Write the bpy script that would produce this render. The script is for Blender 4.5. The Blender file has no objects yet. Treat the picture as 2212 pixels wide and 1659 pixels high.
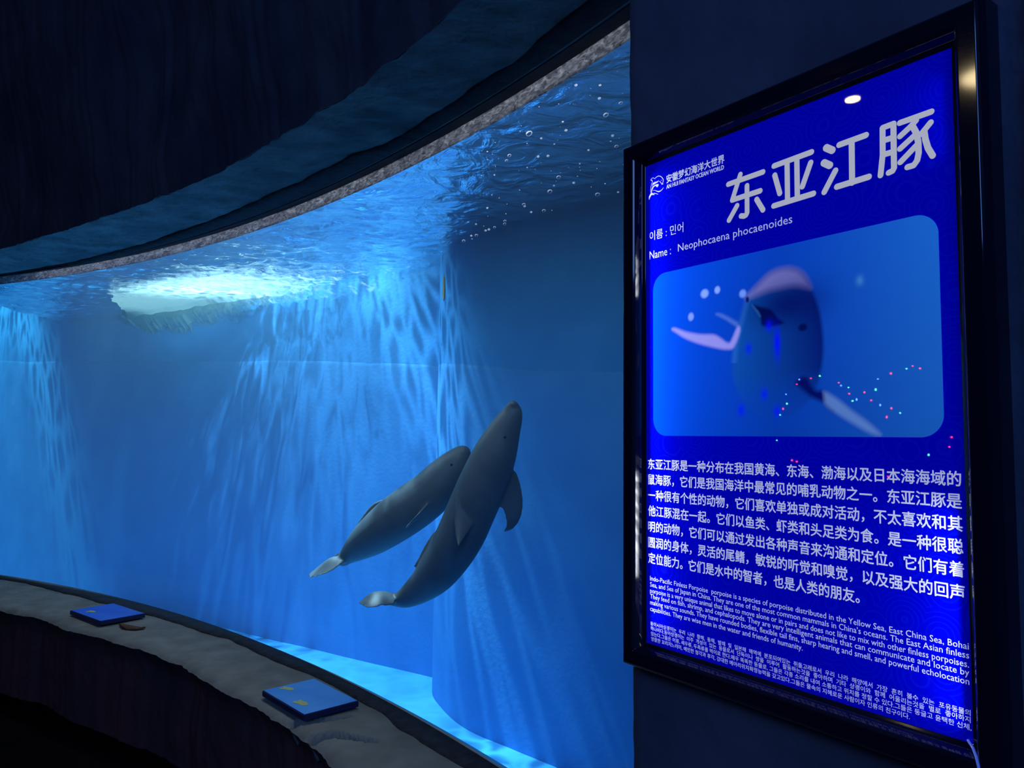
import bpy, bmesh, math, random
import numpy as np
from mathutils import Vector, Matrix, noise
random.seed(7)
SC = bpy.context.scene
COL = SC.collection

# ------------------------------------------------------------------ camera, world, exposure, big lights
cam_d = bpy.data.cameras.new('camera')
cam_d.sensor_fit = 'HORIZONTAL'
cam_d.sensor_width = 36.0
cam_d.lens = 36.0 * 1612.0 / 2212.0
cam_d.clip_start = 0.02
cam_d.clip_end = 200
cam = bpy.data.objects.new('camera', cam_d)
COL.objects.link(cam)
PITCH = math.atan(116 / 1612)
cam.matrix_world = (Matrix.Translation((0, 0, 1.5)) @ Matrix.Rotation(math.pi / 2 + PITCH, 4, 'X')
                    @ Matrix.Rotation(math.radians(0.66), 4, 'Z'))
SC.camera = cam
SC.view_settings.view_transform = 'Standard'
SC.view_settings.look = 'None'
SC.view_settings.exposure = 0.0
SC.view_settings.gamma = 1.0
SC.view_settings.use_curve_mapping = False
SC.cycles.max_bounces = 6
SC.cycles.volume_bounces = 0
SC.cycles.diffuse_bounces = 4
SC.cycles.glossy_bounces = 4
SC.cycles.transparent_max_bounces = 20
SC.cycles.caustics_reflective = False
SC.cycles.caustics_refractive = False
SC.cycles.sample_clamp_indirect = 4.0
world = bpy.data.worlds.new('world')
SC.world = world
world.use_nodes = True
world.node_tree.nodes['Background'].inputs[0].default_value = (0.1, 0.2, 0.5, 1)
world.node_tree.nodes['Background'].inputs[1].default_value = 0.01


def lamp(name, kind, loc, energy, color, target=None, **kw):
    d = bpy.data.lights.new(name, kind)
    d.energy = energy
    d.color = color
    for k, v in kw.items():
        setattr(d, k, v)
    o = bpy.data.objects.new(name, d)
    COL.objects.link(o)
    o.location = loc
    if target is not None:
        v = Vector(target) - Vector(loc)
        o.rotation_euler = v.to_track_quat('-Z', 'Y').to_euler()
    return o


def ripple_light(lo, scale, base, gain, thin, q0, q1):
    """Break a tank lamp's beam into the bright net that moving water focuses it into."""
    d = lo.data
    d.use_nodes = True
    nt = d.node_tree
    em = [n for n in nt.nodes if n.type == 'EMISSION'][0]
    tc = nt.nodes.new('ShaderNodeTexCoord')
    sep = nt.nodes.new('ShaderNodeSeparateXYZ')
    nt.links.new(tc.outputs['Normal'], sep.inputs[0])
    ab = nt.nodes.new('ShaderNodeMath'); ab.operation = 'ABSOLUTE'
    nt.links.new(sep.outputs[2], ab.inputs[0])
    mx = nt.nodes.new('ShaderNodeMath'); mx.operation = 'MAXIMUM'; mx.inputs[1].default_value = 0.05
    nt.links.new(ab.outputs[0], mx.inputs[0])
    comb = nt.nodes.new('ShaderNodeCombineXYZ')
    for i in range(2):
        dv = nt.nodes.new('ShaderNodeMath'); dv.operation = 'DIVIDE'
        nt.links.new(sep.outputs[i], dv.inputs[0])
        nt.links.new(mx.outputs[0], dv.inputs[1])
        nt.links.new(dv.outputs[0], comb.inputs[i])
    nz = nt.nodes.new('ShaderNodeTexNoise'); nz.inputs['Scale'].default_value = scale * 0.6
    nt.links.new(comb.outputs[0], nz.inputs['Vector'])
    add = nt.nodes.new('ShaderNodeVectorMath'); add.operation = 'MULTIPLY_ADD'
    add.inputs[1].default_value = (1.0 / scale * 1.4,) * 3
    nt.links.new(nz.outputs['Color'], add.inputs[0])
    nt.links.new(comb.outputs[0], add.inputs[2])
    vo = nt.nodes.new('ShaderNodeTexVoronoi'); vo.feature = 'DISTANCE_TO_EDGE'
    vo.inputs['Scale'].default_value = scale
    nt.links.new(add.outputs[0], vo.inputs['Vector'])
    mr = nt.nodes.new('ShaderNodeMapRange'); mr.interpolation_type = 'SMOOTHERSTEP'
    mr.inputs['From Min'].default_value = 0.0
    mr.inputs['From Max'].default_value = thin
    mr.inputs['To Min'].default_value = gain
    mr.inputs['To Max'].default_value = base
    nt.links.new(vo.outputs['Distance'], mr.inputs['Value'])
    # far down the wall the net blurs out: keep it crisp only for the flatter rays
    ln = nt.nodes.new('ShaderNodeVectorMath'); ln.operation = 'LENGTH'
    nt.links.new(comb.outputs[0], ln.inputs[0])
    sh = nt.nodes.new('ShaderNodeMapRange'); sh.interpolation_type = 'SMOOTHSTEP'
    sh.inputs['From Min'].default_value = q0
    sh.inputs['From Max'].default_value = q1
    sh.inputs['To Min'].default_value = 0.06
    nt.links.new(ln.outputs['Value'], sh.inputs['Value'])
    bl = nt.nodes.new('ShaderNodeMix')
    bl.inputs[2].default_value = base * 1.35
    nt.links.new(sh.outputs[0], bl.inputs[0])
    nt.links.new(mr.outputs[0], bl.inputs[3])
    n2 = nt.nodes.new('ShaderNodeTexNoise'); n2.inputs['Scale'].default_value = scale * 0.35
    n2.inputs['Detail'].default_value = 3
    nt.links.new(comb.outputs[0], n2.inputs['Vector'])
    m2 = nt.nodes.new('ShaderNodeMapRange')
    m2.inputs['From Min'].default_value = 0.35
    m2.inputs['From Max'].default_value = 0.65
    m2.inputs['To Min'].default_value = 0.78
    m2.inputs['To Max'].default_value = 1.12
    nt.links.new(n2.outputs['Fac'], m2.inputs['Value'])
    mu = nt.nodes.new('ShaderNodeMath'); mu.operation = 'MULTIPLY'
    nt.links.new(bl.outputs[0], mu.inputs[0])
    nt.links.new(m2.outputs[0], mu.inputs[1])
    nt.links.new(mu.outputs[0], em.inputs['Strength'])


# floodlights high above the water of the tank, shining down along the far wall
fl = lamp('tank_floodlight', 'SPOT', (-2.5, 6.1, 6.6), 5500, (0.76, 0.93, 1.0), (-2.5, 6.1, 0),
          spot_size=1.08, spot_blend=1.0, shadow_soft_size=0.02)
ripple_light(fl, 30, 0.55, 2.3, 0.25, 0.29, 0.40)
fl = lamp('tank_floodlight', 'SPOT', (-8.0, 9.7, 6.6), 3600, (0.55, 1.0, 0.85), (-8.0, 9.7, 0),
          spot_size=1.0, spot_blend=1.0, shadow_soft_size=0.02)
ripple_light(fl, 30, 0.55, 2.3, 0.25, 0.29, 0.40)
lamp('foam_floodlight', 'SPOT', (-4.2, 7.6, 6.0), 650, (0.85, 1.0, 0.95), (-4.0, 8.0, 0),
     spot_size=0.6, spot_blend=0.6, shadow_soft_size=0.1)
# one underwater lamp shining along the surface at the foam by the far wall
lamp('underwater_lamp', 'SPOT', (-2.0, 5.75, 2.6), 380, (1.0, 1.0, 0.9), (-4.1, 8.65, 3.0),
     spot_size=0.46, spot_blend=1.0, shadow_soft_size=0.04)
# batten of white lamps under water behind the head of the pane
for th in (36, 44, 52, 60):
    a = math.radians(th)
    lamp('pane_batten', 'AREA', (-7.6085 + 9.53 * math.cos(a), -3.1344 + 9.53 * math.sin(a), 2.88), 9,
         (0.95, 0.97, 1.0), (-7.6085 + 9.62 * math.cos(a), -3.1344 + 9.62 * math.sin(a), 0), shape='RECTANGLE', size=1.2, size_y=0.1)
# added unseen blue fill that lifts the dark walls of the visitors' hall
lamp('hall_blue_fill', 'AREA', (-0.8, -4.2, 4.6), 210, (0.12, 0.32, 1.0), (-1.0, 2.5, 2.0), size=3.0)
TITLE = [[(0.2142, 0.9027), (0.291, 0.9047)], [(0.2418, 0.914), (0.223, 0.8697), (0.2846, 0.8713)], [(0.2562, 0.8884), (0.2559, 0.8375), (0.2536, 0.8338), (0.2492, 0.8326), (0.2425, 0.8345)], [(0.2337, 0.8563), (0.2151, 0.8327)], [(0.2769, 0.8573), (0.29, 0.8344)], [(0.3142, 0.9092), (0.388, 0.9119)], [(0.3406, 0.9051), (0.3405, 0.8379)], [(0.3599, 0.9056), (0.3597, 0.8375)], [(0.3154, 0.8917), (0.3251, 0.856)], [(0.3862, 0.8938), (0.3697, 0.8563)], [(0.3125, 0.8363), (0.3903, 0.8384)], [(0.4155, 0.9109), (0.426, 0.9032)], [(0.4108, 0.8862), (0.421, 0.8788)], [(0.431, 0.8669), (0.4103, 0.8358)], [(0.4386, 0.9086), (0.4843, 0.9101)], [(0.4602, 0.9072), (0.4595, 0.8385)], [(0.433, 0.8388), (0.4875, 0.8404)], [(0.5288, 0.9139), (0.5116, 0.9131), (0.5108, 0.87), (0.5065, 0.8375)], [(0.5288, 0.9139), (0.528, 0.8431), (0.5256, 0.8391), (0.5196, 0.838)], [(0.5111, 0.8923), (0.5283, 0.8919)], [(0.511, 0.8694), (0.5282, 0.8693)], [(0.5388, 0.9119), (0.5857, 0.9131)], [(0.5631, 0.9073), (0.5551, 0.9008), (0.5387, 0.8906)], [(0.5581, 0.8997), (0.5635, 0.8869), (0.5657, 0.8715), (0.5657, 0.855), (0.5632, 0.8447), (0.5578, 0.8386), (0.5486, 0.8385)], [(0.5608, 0.885), (0.5382, 0.8709)], [(0.5648, 0.8699), (0.5381, 0.8495)], [(0.5842, 0.8968), (0.5703, 0.8837)], [(0.5747, 0.8877), (0.5761, 0.8736), (0.5795, 0.8589), (0.5859, 0.8451)]]
LOGO_LINES = [[(0.0142, 0.9663, 7), (0.0176, 0.9692, 7), (0.0216, 0.9692, 7), (0.0261, 0.966, 6)], [(0.0261, 0.966, 4), (0.0306, 0.9686, 10), (0.0363, 0.9691, 11), (0.0418, 0.967, 11), (0.0463, 0.9633, 11), (0.0496, 0.9582, 12), (0.0495, 0.9531, 11), (0.0473, 0.9507, 5)], [(0.0147, 0.9666, 10), (0.0182, 0.9643, 14), (0.0195, 0.96, 5)], [(0.0176, 0.9593, 3), (0.0147, 0.9514, 6), (0.0141, 0.9429, 6), (0.0152, 0.9383, 6)], [(0.0385, 0.9568, 6), (0.0416, 0.9554, 8), (0.0429, 0.9528, 9), (0.0462, 0.9497, 9), (0.0495, 0.949, 6), (0.0484, 0.9479, 5), (0.0451, 0.9485, 3)], [(0.0442, 0.9579, 9), (0.0449, 0.9576, 9)], [(0.0215, 0.9418, 3), (0.0272, 0.9406, 6), (0.0317, 0.9376, 13), (0.0367, 0.9354, 19), (0.0417, 0.9354, 17), (0.0467, 0.9373, 11), (0.05, 0.9402, 3)], [(0.0238, 0.9354, 12), (0.0294, 0.9329, 10), (0.0352, 0.9302, 3)]]
LOGO_SHAPES = [[(0.0187, 0.9512), (0.0193, 0.9554), (0.0204, 0.9583), (0.0261, 0.9591), (0.0317, 0.9584), (0.0379, 0.9593), (0.034, 0.9561), (0.0272, 0.9549), (0.021, 0.954)], [(0.0164, 0.9449), (0.0193, 0.9502), (0.025, 0.9525), (0.0317, 0.9528), (0.0368, 0.9515), (0.0362, 0.9482), (0.0328, 0.9457), (0.0311, 0.947), (0.0323, 0.9497), (0.0272, 0.9504), (0.0221, 0.9481), (0.0187, 0.9435), (0.0167, 0.9375), (0.0154, 0.9379)], [(0.0152, 0.9383), (0.0204, 0.9365), (0.0243, 0.9334), (0.0249, 0.9311), (0.0204, 0.9327), (0.0164, 0.9333), (0.0141, 0.9309), (0.0112, 0.9281), (0.0103, 0.9249), (0.0089, 0.9261), (0.0092, 0.9313), (0.0118, 0.9349)]]
PIC = dict(body=[(0.3424, 0.7179), (0.319, 0.7189), (0.2979, 0.7125), (0.2666, 0.6907), (0.2521, 0.6793), (0.2421, 0.6505), (0.2337, 0.6269), (0.2234, 0.5894), (0.2196, 0.5485), (0.2258, 0.5153), (0.2448, 0.4847), (0.2697, 0.4628), (0.3, 0.455), (0.3294, 0.4579), (0.3579, 0.4712), (0.383, 0.4928), (0.3971, 0.5291), (0.4038, 0.5729), (0.399, 0.6279), (0.3863, 0.6672), (0.3704, 0.7001), (0.3566, 0.7123)], mouth=[(0.2646, 0.6633), (0.2817, 0.6575), (0.303, 0.6501), (0.3176, 0.633), (0.3292, 0.6219), (0.3025, 0.619), (0.2843, 0.6237), (0.2815, 0.6401)], fl=[(0.0723, 0.6387), (0.0809, 0.6413), (0.1075, 0.6309), (0.1443, 0.6217), (0.1762, 0.6178), (0.1934, 0.609), (0.2068, 0.5998), (0.2169, 0.6011), (0.232, 0.627), (0.2375, 0.6182), (0.2234, 0.5894), (0.2067, 0.5868), (0.1829, 0.5917), (0.1369, 0.6054), (0.0999, 0.6214)], tl=[(0.1818, 0.6563), (0.1939, 0.6567), (0.2207, 0.6422), (0.2354, 0.6322), (0.231, 0.6266), (0.2073, 0.6419)], rd=[(0.3503, 0.5143), (0.37, 0.5258), (0.3858, 0.5026), (0.4044, 0.4981), (0.4193, 0.4661), (0.404, 0.4786), (0.3775, 0.4918)], rl=[(0.4023, 0.4982), (0.4248, 0.4864), (0.4495, 0.4666), (0.4758, 0.4475), (0.4968, 0.4279), (0.4824, 0.429), (0.4491, 0.4473), (0.4193, 0.4661), (0.404, 0.4798)], cap=[(0.3424, 0.7174), (0.319, 0.7184), (0.2979, 0.712), (0.2666, 0.6902), (0.2521, 0.6787), (0.2696, 0.6794), (0.2975, 0.6846), (0.3185, 0.6853), (0.3504, 0.6855), (0.3755, 0.6784), (0.381, 0.6781), (0.3704, 0.6996), (0.3566, 0.7118)], spots=[(0.2543, 0.6748), (0.366, 0.6105), (0.1558, 0.7006), (0.1864, 0.7031), (0.2442, 0.6873), (0.1215, 0.6593), (0.4689, 0.6749), (0.3156, 0.5992), (0.3162, 0.5809), (0.2556, 0.5838), (0.288, 0.4991), (0.2382, 0.4714), (0.3135, 0.4671), (0.2995, 0.6207)])
FAIRY = [(-2.323, 0.546, 1.871, 'r'), (-2.342, 0.603, 1.872, 'g'), (-2.366, 0.671, 1.851, 'r'), (-2.386, 0.73, 1.825, 'b'), (-2.409, 0.792, 1.758, 'r'), (-2.43, 0.862, 1.752, 'r'), (-2.429, 0.865, 1.785, 'g'), (-2.439, 0.9, 1.796, 'b'), (-2.441, 0.911, 1.812, 'r'), (-2.465, 1.002, 1.851, 'g'), (-2.478, 1.046, 1.84, 'r'), (-2.498, 1.116, 1.81, 'r'), (-2.493, 1.104, 1.835, 'b'), (-2.522, 1.188, 1.676, 'r'), (-2.526, 1.204, 1.643, 'g'), (-2.515, 1.172, 1.756, 'b'), (-2.516, 1.168, 1.704, 'g'), (-2.392, 0.74, 1.77, 'g'), (-2.374, 0.672, 1.673, 'r'), (-2.427, 0.847, 1.714, 'g'), (-2.421, 0.828, 1.721, 'b'), (-2.401, 0.761, 1.715, 'r'), (-2.389, 0.721, 1.69, 'b'), (-2.362, 0.634, 1.648, 'g'), (-2.332, 0.577, 1.885, 'r'), (-2.533, 1.225, 1.506, 'g'), (-2.292, 0.423, 1.527, 'r'), (-2.382, 0.693, 1.628, 'r'), (-2.295, 0.434, 1.478, 'r'), (-2.325, 0.518, 1.433, 'g'), (-2.512, 1.144, 1.395, 'r'), (-2.506, 1.121, 1.388, 'r'), (-2.381, 0.695, 1.323, 'r')]
BODY_NEAR = [[0.008, 3.75, 1.674, 0.01], [0.006, 3.775, 1.66, 0.034], [0.001, 3.8, 1.618, 0.057], [-0.03, 3.825, 1.547, 0.08], [-0.074, 3.85, 1.44, 0.108], [-0.116, 3.875, 1.331, 0.122], [-0.161, 3.9, 1.222, 0.128], [-0.208, 3.925, 1.111, 0.128], [-0.255, 3.95, 1.0, 0.127], [-0.317, 3.975, 0.887, 0.12], [-0.391, 4.0, 0.781, 0.106], [-0.466, 4.025, 0.706, 0.084], [-0.549, 4.05, 0.646, 0.058], [-0.608, 4.075, 0.625, 0.037], [-0.65, 4.1, 0.621, 0.028]]
BODY_FAR = [[-0.247, 4.2, 1.436, 0.02], [-0.271, 4.218, 1.408, 0.057], [-0.315, 4.236, 1.345, 0.093], [-0.378, 4.254, 1.265, 0.118], [-0.457, 4.271, 1.18, 0.128], [-0.522, 4.289, 1.127, 0.134], [-0.587, 4.307, 1.079, 0.135], [-0.648, 4.325, 1.035, 0.133], [-0.71, 4.343, 0.989, 0.127], [-0.776, 4.361, 0.938, 0.116], [-0.839, 4.379, 0.891, 0.1], [-0.898, 4.396, 0.844, 0.076], [-0.944, 4.414, 0.805, 0.054], [-0.977, 4.432, 0.773, 0.038], [-0.997, 4.45, 0.762, 0.028]]
FINS_NEAR = [[[[-0.029, 3.88, 1.368], [-0.134, 3.86, 1.182], 0.05], [[0.026, 3.892, 1.325], [-0.083, 3.867, 1.161], 0.04], [[0.052, 3.903, 1.253], [-0.054, 3.873, 1.143], 0.034], [[0.065, 3.915, 1.173], [-0.036, 3.88, 1.117], 0.028], [[0.056, 3.927, 1.092], [-0.025, 3.887, 1.078], 0.022], [[0.019, 3.938, 1.031], [-0.025, 3.893, 1.041], 0.016], [[-0.032, 3.95, 1.009], [-0.036, 3.9, 1.019], 0.008]], [[[-0.274, 3.82, 1.226], [-0.133, 3.85, 1.183], 0.016], [[-0.283, 3.792, 1.102], [-0.166, 3.82, 1.101], 0.034], [[-0.278, 3.765, 1.036], [-0.202, 3.79, 1.034], 0.03], [[-0.267, 3.737, 0.989], [-0.228, 3.76, 0.996], 0.02], [[-0.255, 3.71, 0.968], [-0.25, 3.73, 0.963], 0.01]], [[[-0.609, 4.1, 0.649], [-0.606, 3.99, 0.621], 0.04], [[-0.645, 4.088, 0.662], [-0.635, 3.968, 0.617], 0.034], [[-0.688, 4.076, 0.672], [-0.663, 3.946, 0.622], 0.028], [[-0.735, 4.064, 0.667], [-0.697, 3.924, 0.616], 0.024], [[-0.776, 4.052, 0.64], [-0.728, 3.902, 0.62], 0.018], [[-0.802, 4.04, 0.618], [-0.766, 3.88, 0.646], 0.008]], [[[-0.611, 4.11, 0.647], [-0.623, 4.1, 0.597], 0.04], [[-0.646, 4.19, 0.638], [-0.642, 4.173, 0.577], 0.03], [[-0.674, 4.27, 0.617], [-0.673, 4.247, 0.568], 0.022], [[-0.698, 4.35, 0.589], [-0.697, 4.32, 0.572], 0.01]], [[[-0.4, 3.98, 1.002], [-0.377, 3.98, 0.965], 0.03], [[-0.417, 3.99, 0.984], [-0.393, 3.99, 0.949], 0.026], [[-0.456, 4.0, 0.918], [-0.43, 4.0, 0.897], 0.024], [[-0.49, 4.01, 0.851], [-0.467, 4.01, 0.844], 0.02], [[-0.513, 4.02, 0.814], [-0.504, 4.02, 0.809], 0.01]]]
FINS_FAR = [[[[-0.424, 4.18, 1.168], [-0.418, 4.24, 1.144], 0.03], [[-0.447, 4.15, 1.143], [-0.439, 4.22, 1.126], 0.02], [[-0.485, 4.12, 1.1], [-0.483, 4.2, 1.081], 0.016], [[-0.526, 4.09, 1.054], [-0.529, 4.18, 1.033], 0.014], [[-0.565, 4.06, 1.01], [-0.575, 4.16, 0.994], 0.008]], [[[-0.964, 4.46, 0.793], [-0.955, 4.37, 0.768], 0.04], [[-0.989, 4.445, 0.797], [-0.97, 4.343, 0.764], 0.03], [[-1.055, 4.43, 0.786], [-1.002, 4.315, 0.739], 0.026], [[-1.115, 4.415, 0.74], [-1.05, 4.287, 0.716], 0.02], [[-1.17, 4.4, 0.692], [-1.125, 4.26, 0.701], 0.01]], [[[-0.968, 4.48, 0.802], [-0.979, 4.46, 0.769], 0.03], [[-1.011, 4.54, 0.803], [-1.011, 4.52, 0.764], 0.026], [[-1.052, 4.6, 0.786], [-1.044, 4.58, 0.756], 0.02], [[-1.082, 4.66, 0.762], [-1.072, 4.64, 0.756], 0.01]], [[[-0.735, 4.42, 1.133], [-0.718, 4.42, 1.105], 0.03], [[-0.775, 4.428, 1.122], [-0.751, 4.428, 1.088], 0.028], [[-0.823, 4.436, 1.094], [-0.793, 4.436, 1.046], 0.026], [[-0.872, 4.444, 1.032], [-0.842, 4.444, 0.988], 0.022], [[-0.917, 4.452, 0.961], [-0.891, 4.452, 0.921], 0.018], [[-0.95, 4.46, 0.887], [-0.933, 4.46, 0.867], 0.01]]]
BUBBLES = [(33.431, 2.6459, 8.0), (33.394, 2.6343, 1.4), (33.194, 2.6318, 1.9), (33.835, 2.6065, 3.6), (33.908, 2.6174, 1.1), (34.837, 2.6361, 6.0), (34.481, 2.6114, 4.8), (34.941, 2.6227, 1.7), (35.248, 2.63, 1.4), (34.618, 2.5887, 1.9), (34.251, 2.5577, 6.9), (34.438, 2.5612, 1.7), (33.578, 2.5137, 5.6), (33.825, 2.5193, 1.8), (33.838, 2.4997, 1.8), (33.598, 2.4759, 6.6), (35.129, 2.5879, 3.1), (35.106, 2.5967, 1.5), (35.523, 2.6021, 1.8), (35.942, 2.6288, 4.4), (36.144, 2.6408, 2.0), (35.803, 2.5935, 2.4), (36.1, 2.5962, 2.4), (35.706, 2.5733, 2.2), (35.361, 2.5581, 2.7), (33.047, 2.4278, 8.1), (33.436, 2.4179, 11.4), (34.75, 2.53, 2.3), (34.687, 2.5553, 1.3), (34.57, 2.5456, 1.3), (34.317, 2.5032, 1.3), (34.405, 2.509, 1.1), (34.262, 2.4983, 1.3), (33.896, 2.5745, 1.2), (33.38, 2.5706, 1.0), (33.125, 2.5233, 1.2), (32.897, 2.5369, 1.3), (32.981, 2.4504, 1.3), (35.722, 2.4908, 16.7), (34.537, 2.4345, 6.7), (34.629, 2.4664, 5.2), (35.98, 2.5117, 2.4), (35.939, 2.527, 1.8), (34.699, 2.4543, 1.5), (35.292, 2.4504, 5.4), (35.744, 2.4575, 3.2), (34.875, 2.4094, 3.4), (34.927, 2.4443, 1.5), (34.694, 2.427, 1.5), (34.765, 2.4158, 1.5), (33.244, 2.3458, 6.1), (33.289, 2.3324, 3.1), (33.068, 2.3288, 1.7), (33.154, 2.3103, 8.1), (33.887, 2.3384, 5.0), (35.391, 2.3961, 6.6), (35.077, 2.3823, 6.5), (35.731, 2.3765, 3.6), (36.364, 2.4489, 10.3), (36.454, 2.4352, 8.3), (36.85, 2.5186, 3.0), (37.304, 2.5281, 2.6), (37.339, 2.5135, 2.4), (37.141, 2.5012, 4.3), (36.949, 2.4822, 1.9), (37.113, 2.471, 2.6), (36.719, 2.4548, 1.9), (36.829, 2.4326, 2.3), (36.87, 2.4049, 4.7), (37.335, 2.424, 2.8), (36.007, 2.3788, 1.8), (35.281, 2.3698, 1.7), (35.468, 2.3576, 1.8), (34.968, 2.3291, 1.7), (34.678, 2.3085, 1.7), (34.76, 2.2994, 10.2), (34.812, 2.2892, 2.1), (34.124, 2.3095, 3.6), (34.123, 2.2988, 2.2), (34.105, 2.2889, 2.3), (34.438, 2.3143, 1.7), (33.649, 2.2717, 2.6), (33.572, 2.288, 2.1), (34.183, 2.2744, 2.7), (32.926, 2.2288, 7.4), (32.963, 2.2489, 2.3), (34.3, 2.2601, 5.9), (33.431, 2.2171, 3.1), (35.263, 2.3039, 1.6), (36.424, 2.582, 2.1), (36.883, 2.566, 1.9), (37.612, 2.639, 3.3), (34.88, 2.2776, 4.3), (35.976, 2.3126, 2.8), (35.025, 2.2665, 11.6), (36.946, 2.3369, 2.7), (36.68, 2.3156, 2.7), (33.65, 2.1963, 10.2), (33.801, 2.2246, 2.5), (33.1, 2.178, 4.7), (37.115, 2.2982, 6.0), (36.402, 2.2832, 2.6), (35.848, 2.2593, 8.6), (35.811, 2.2514, 6.1), (36.437, 2.2508, 3.4), (35.594, 2.2233, 5.5), (35.199, 2.2125, 8.8), (34.933, 2.2022, 2.6), (37.081, 2.2675, 2.4), (36.484, 2.2281, 7.9), (36.494, 2.2186, 8.4), (36.849, 2.2196, 7.5), (37.167, 2.22, 6.5), (37.051, 2.2197, 7.0), (37.523, 2.2154, 9.4), (37.705, 2.22, 6.2), (37.673, 2.2073, 3.9), (38.012, 2.2118, 9.7), (37.837, 2.2748, 3.4), (37.529, 2.2559, 5.0), (37.229, 2.238, 2.7)]
# ------------------------------------------------------------------ helpers
CX, CY, RG = -7.6085, -3.1344, 9.346          # plan centre and radius of the curved window
ZS, ZT = 0.5, 2.64                             # window sill and head
ZW = 2.95                                      # water level
ZF = -0.5                                      # tank floor


def polar(th, r, z):
    a = math.radians(th)
    return Vector((CX + r * math.cos(a), CY + r * math.sin(a), z))


def mesh_obj(name, verts, faces, mat=None, parent=None, smooth=False):
    me = bpy.data.meshes.new(name)
    me.from_pydata([tuple(v) for v in verts], [], faces)
    me.validate()
    if smooth:
        me.polygons.foreach_set('use_smooth', [True] * len(me.polygons))
    if mat:
        me.materials.append(mat)
    o = bpy.data.objects.new(name, me)
    COL.objects.link(o)
    if parent:
        o.parent = parent
    return o


def bm_obj(name, bm, mat=None, parent=None, smooth=False):
    me = bpy.data.meshes.new(name)
    bmesh.ops.recalc_face_normals(bm, faces=bm.faces)
    bm.to_mesh(me)
    bm.free()
    if smooth:
        me.polygons.foreach_set('use_smooth', [True] * len(me.polygons))
    if mat:
        me.materials.append(mat)
    o = bpy.data.objects.new(name, me)
    COL.objects.link(o)
    if parent:
        o.parent = parent
    return o


def tag(o, label=None, cat=None, group=None, kind=None):
    if label: o['label'] = label
    if cat: o['category'] = cat
    if group: o['group'] = group
    if kind: o['kind'] = kind
    return o


def empty(name, loc, rz=0.0):
    o = bpy.data.objects.new(name, None)
    COL.objects.link(o)
    o.location = loc
    o.rotation_euler = (0, 0, rz)
    o.empty_display_size = 0.1
    return o


def grid_faces(nu, nv, closed=False):
    f = []
    for i in range(nu - 1 + (1 if closed else 0)):
        i2 = (i + 1) % nu
        for j in range(nv - 1):
            f.append((i * nv + j, i2 * nv + j, i2 * nv + j + 1, i * nv + j + 1))
    return f


def interp(x, pts):
    xs = [p[0] for p in pts]
    ys = [p[1] for p in pts]
    return float(np.interp(x, xs, ys))


def fbm(p, s, octv=4):
    return noise.fractal(Vector(p) * s, 1.0, 2.0, octv)


class Nodes:
    def __init__(self, name):
        self.m = bpy.data.materials.new(name)
        self.m.use_nodes = True
        self.t = self.m.node_tree
        self.t.nodes.clear()
        self.out = self.t.nodes.new('ShaderNodeOutputMaterial')

    def n(self, typ, **kw):
        nd = self.t.nodes.new(typ)
        for k, v in kw.items():
            if k.startswith('i_'):
                nd.inputs[k[2:].replace('_', ' ')].default_value = v
            else:
                setattr(nd, k, v)
        return nd

    def l(self, a, b):
        self.t.links.new(a, b)

    def surf(self, sh):
        self.l(sh, self.out.inputs['Surface'])
        return self.m


def rough_mat(name, c1, c2, scale=6, rough=0.7, bump=0.3, bscale=20, spec=0.3, detail=6, stretch=(1, 1, 1), dist=0.02):
    k = Nodes(name)
    tc = k.n('ShaderNodeTexCoord')
    mp = k.n('ShaderNodeMapping')
    mp.inputs['Scale'].default_value = stretch
    k.l(tc.outputs['Object'], mp.inputs[0])
    nz = k.n('ShaderNodeTexNoise', i_Scale=scale, i_Detail=detail)
    k.l(mp.outputs[0], nz.inputs['Vector'])
    cr = k.n('ShaderNodeValToRGB')
    cr.color_ramp.elements[0].position = 0.35
    cr.color_ramp.elements[0].color = (*c1, 1)
    cr.color_ramp.elements[1].position = 0.68
    cr.color_ramp.elements[1].color = (*c2, 1)
    k.l(nz.outputs['Fac'], cr.inputs[0])
    p = k.n('ShaderNodeBsdfPrincipled', i_Roughness=rough)
    p.inputs['Specular IOR Level'].default_value = spec
    k.l(cr.outputs[0], p.inputs['Base Color'])
    if bump:
        n2 = k.n('ShaderNodeTexNoise', i_Scale=bscale, i_Detail=8)
        k.l(mp.outputs[0], n2.inputs['Vector'])
        b = k.n('ShaderNodeBump', i_Strength=bump, i_Distance=dist)
        k.l(n2.outputs['Fac'], b.inputs['Height'])
        k.l(b.outputs[0], p.inputs['Normal'])
    return k.surf(p.outputs[0])


def plain(name, col, rough=0.5, spec=0.5, emit=None, estr=1.0, surface_layer=0.0):
    k = Nodes(name)
    p = k.n('ShaderNodeBsdfPrincipled', i_Roughness=rough)
    p.inputs['Base Color'].default_value = (*col, 1)
    p.inputs['Specular IOR Level'].default_value = spec
    p.inputs['Coat Weight'].default_value = surface_layer
    p.inputs['Coat Roughness'].default_value = 0.05
    if emit:
        p.inputs['Emission Color'].default_value = (*emit, 1)
        p.inputs['Emission Strength'].default_value = estr
    return k.surf(p.outputs[0])


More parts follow.
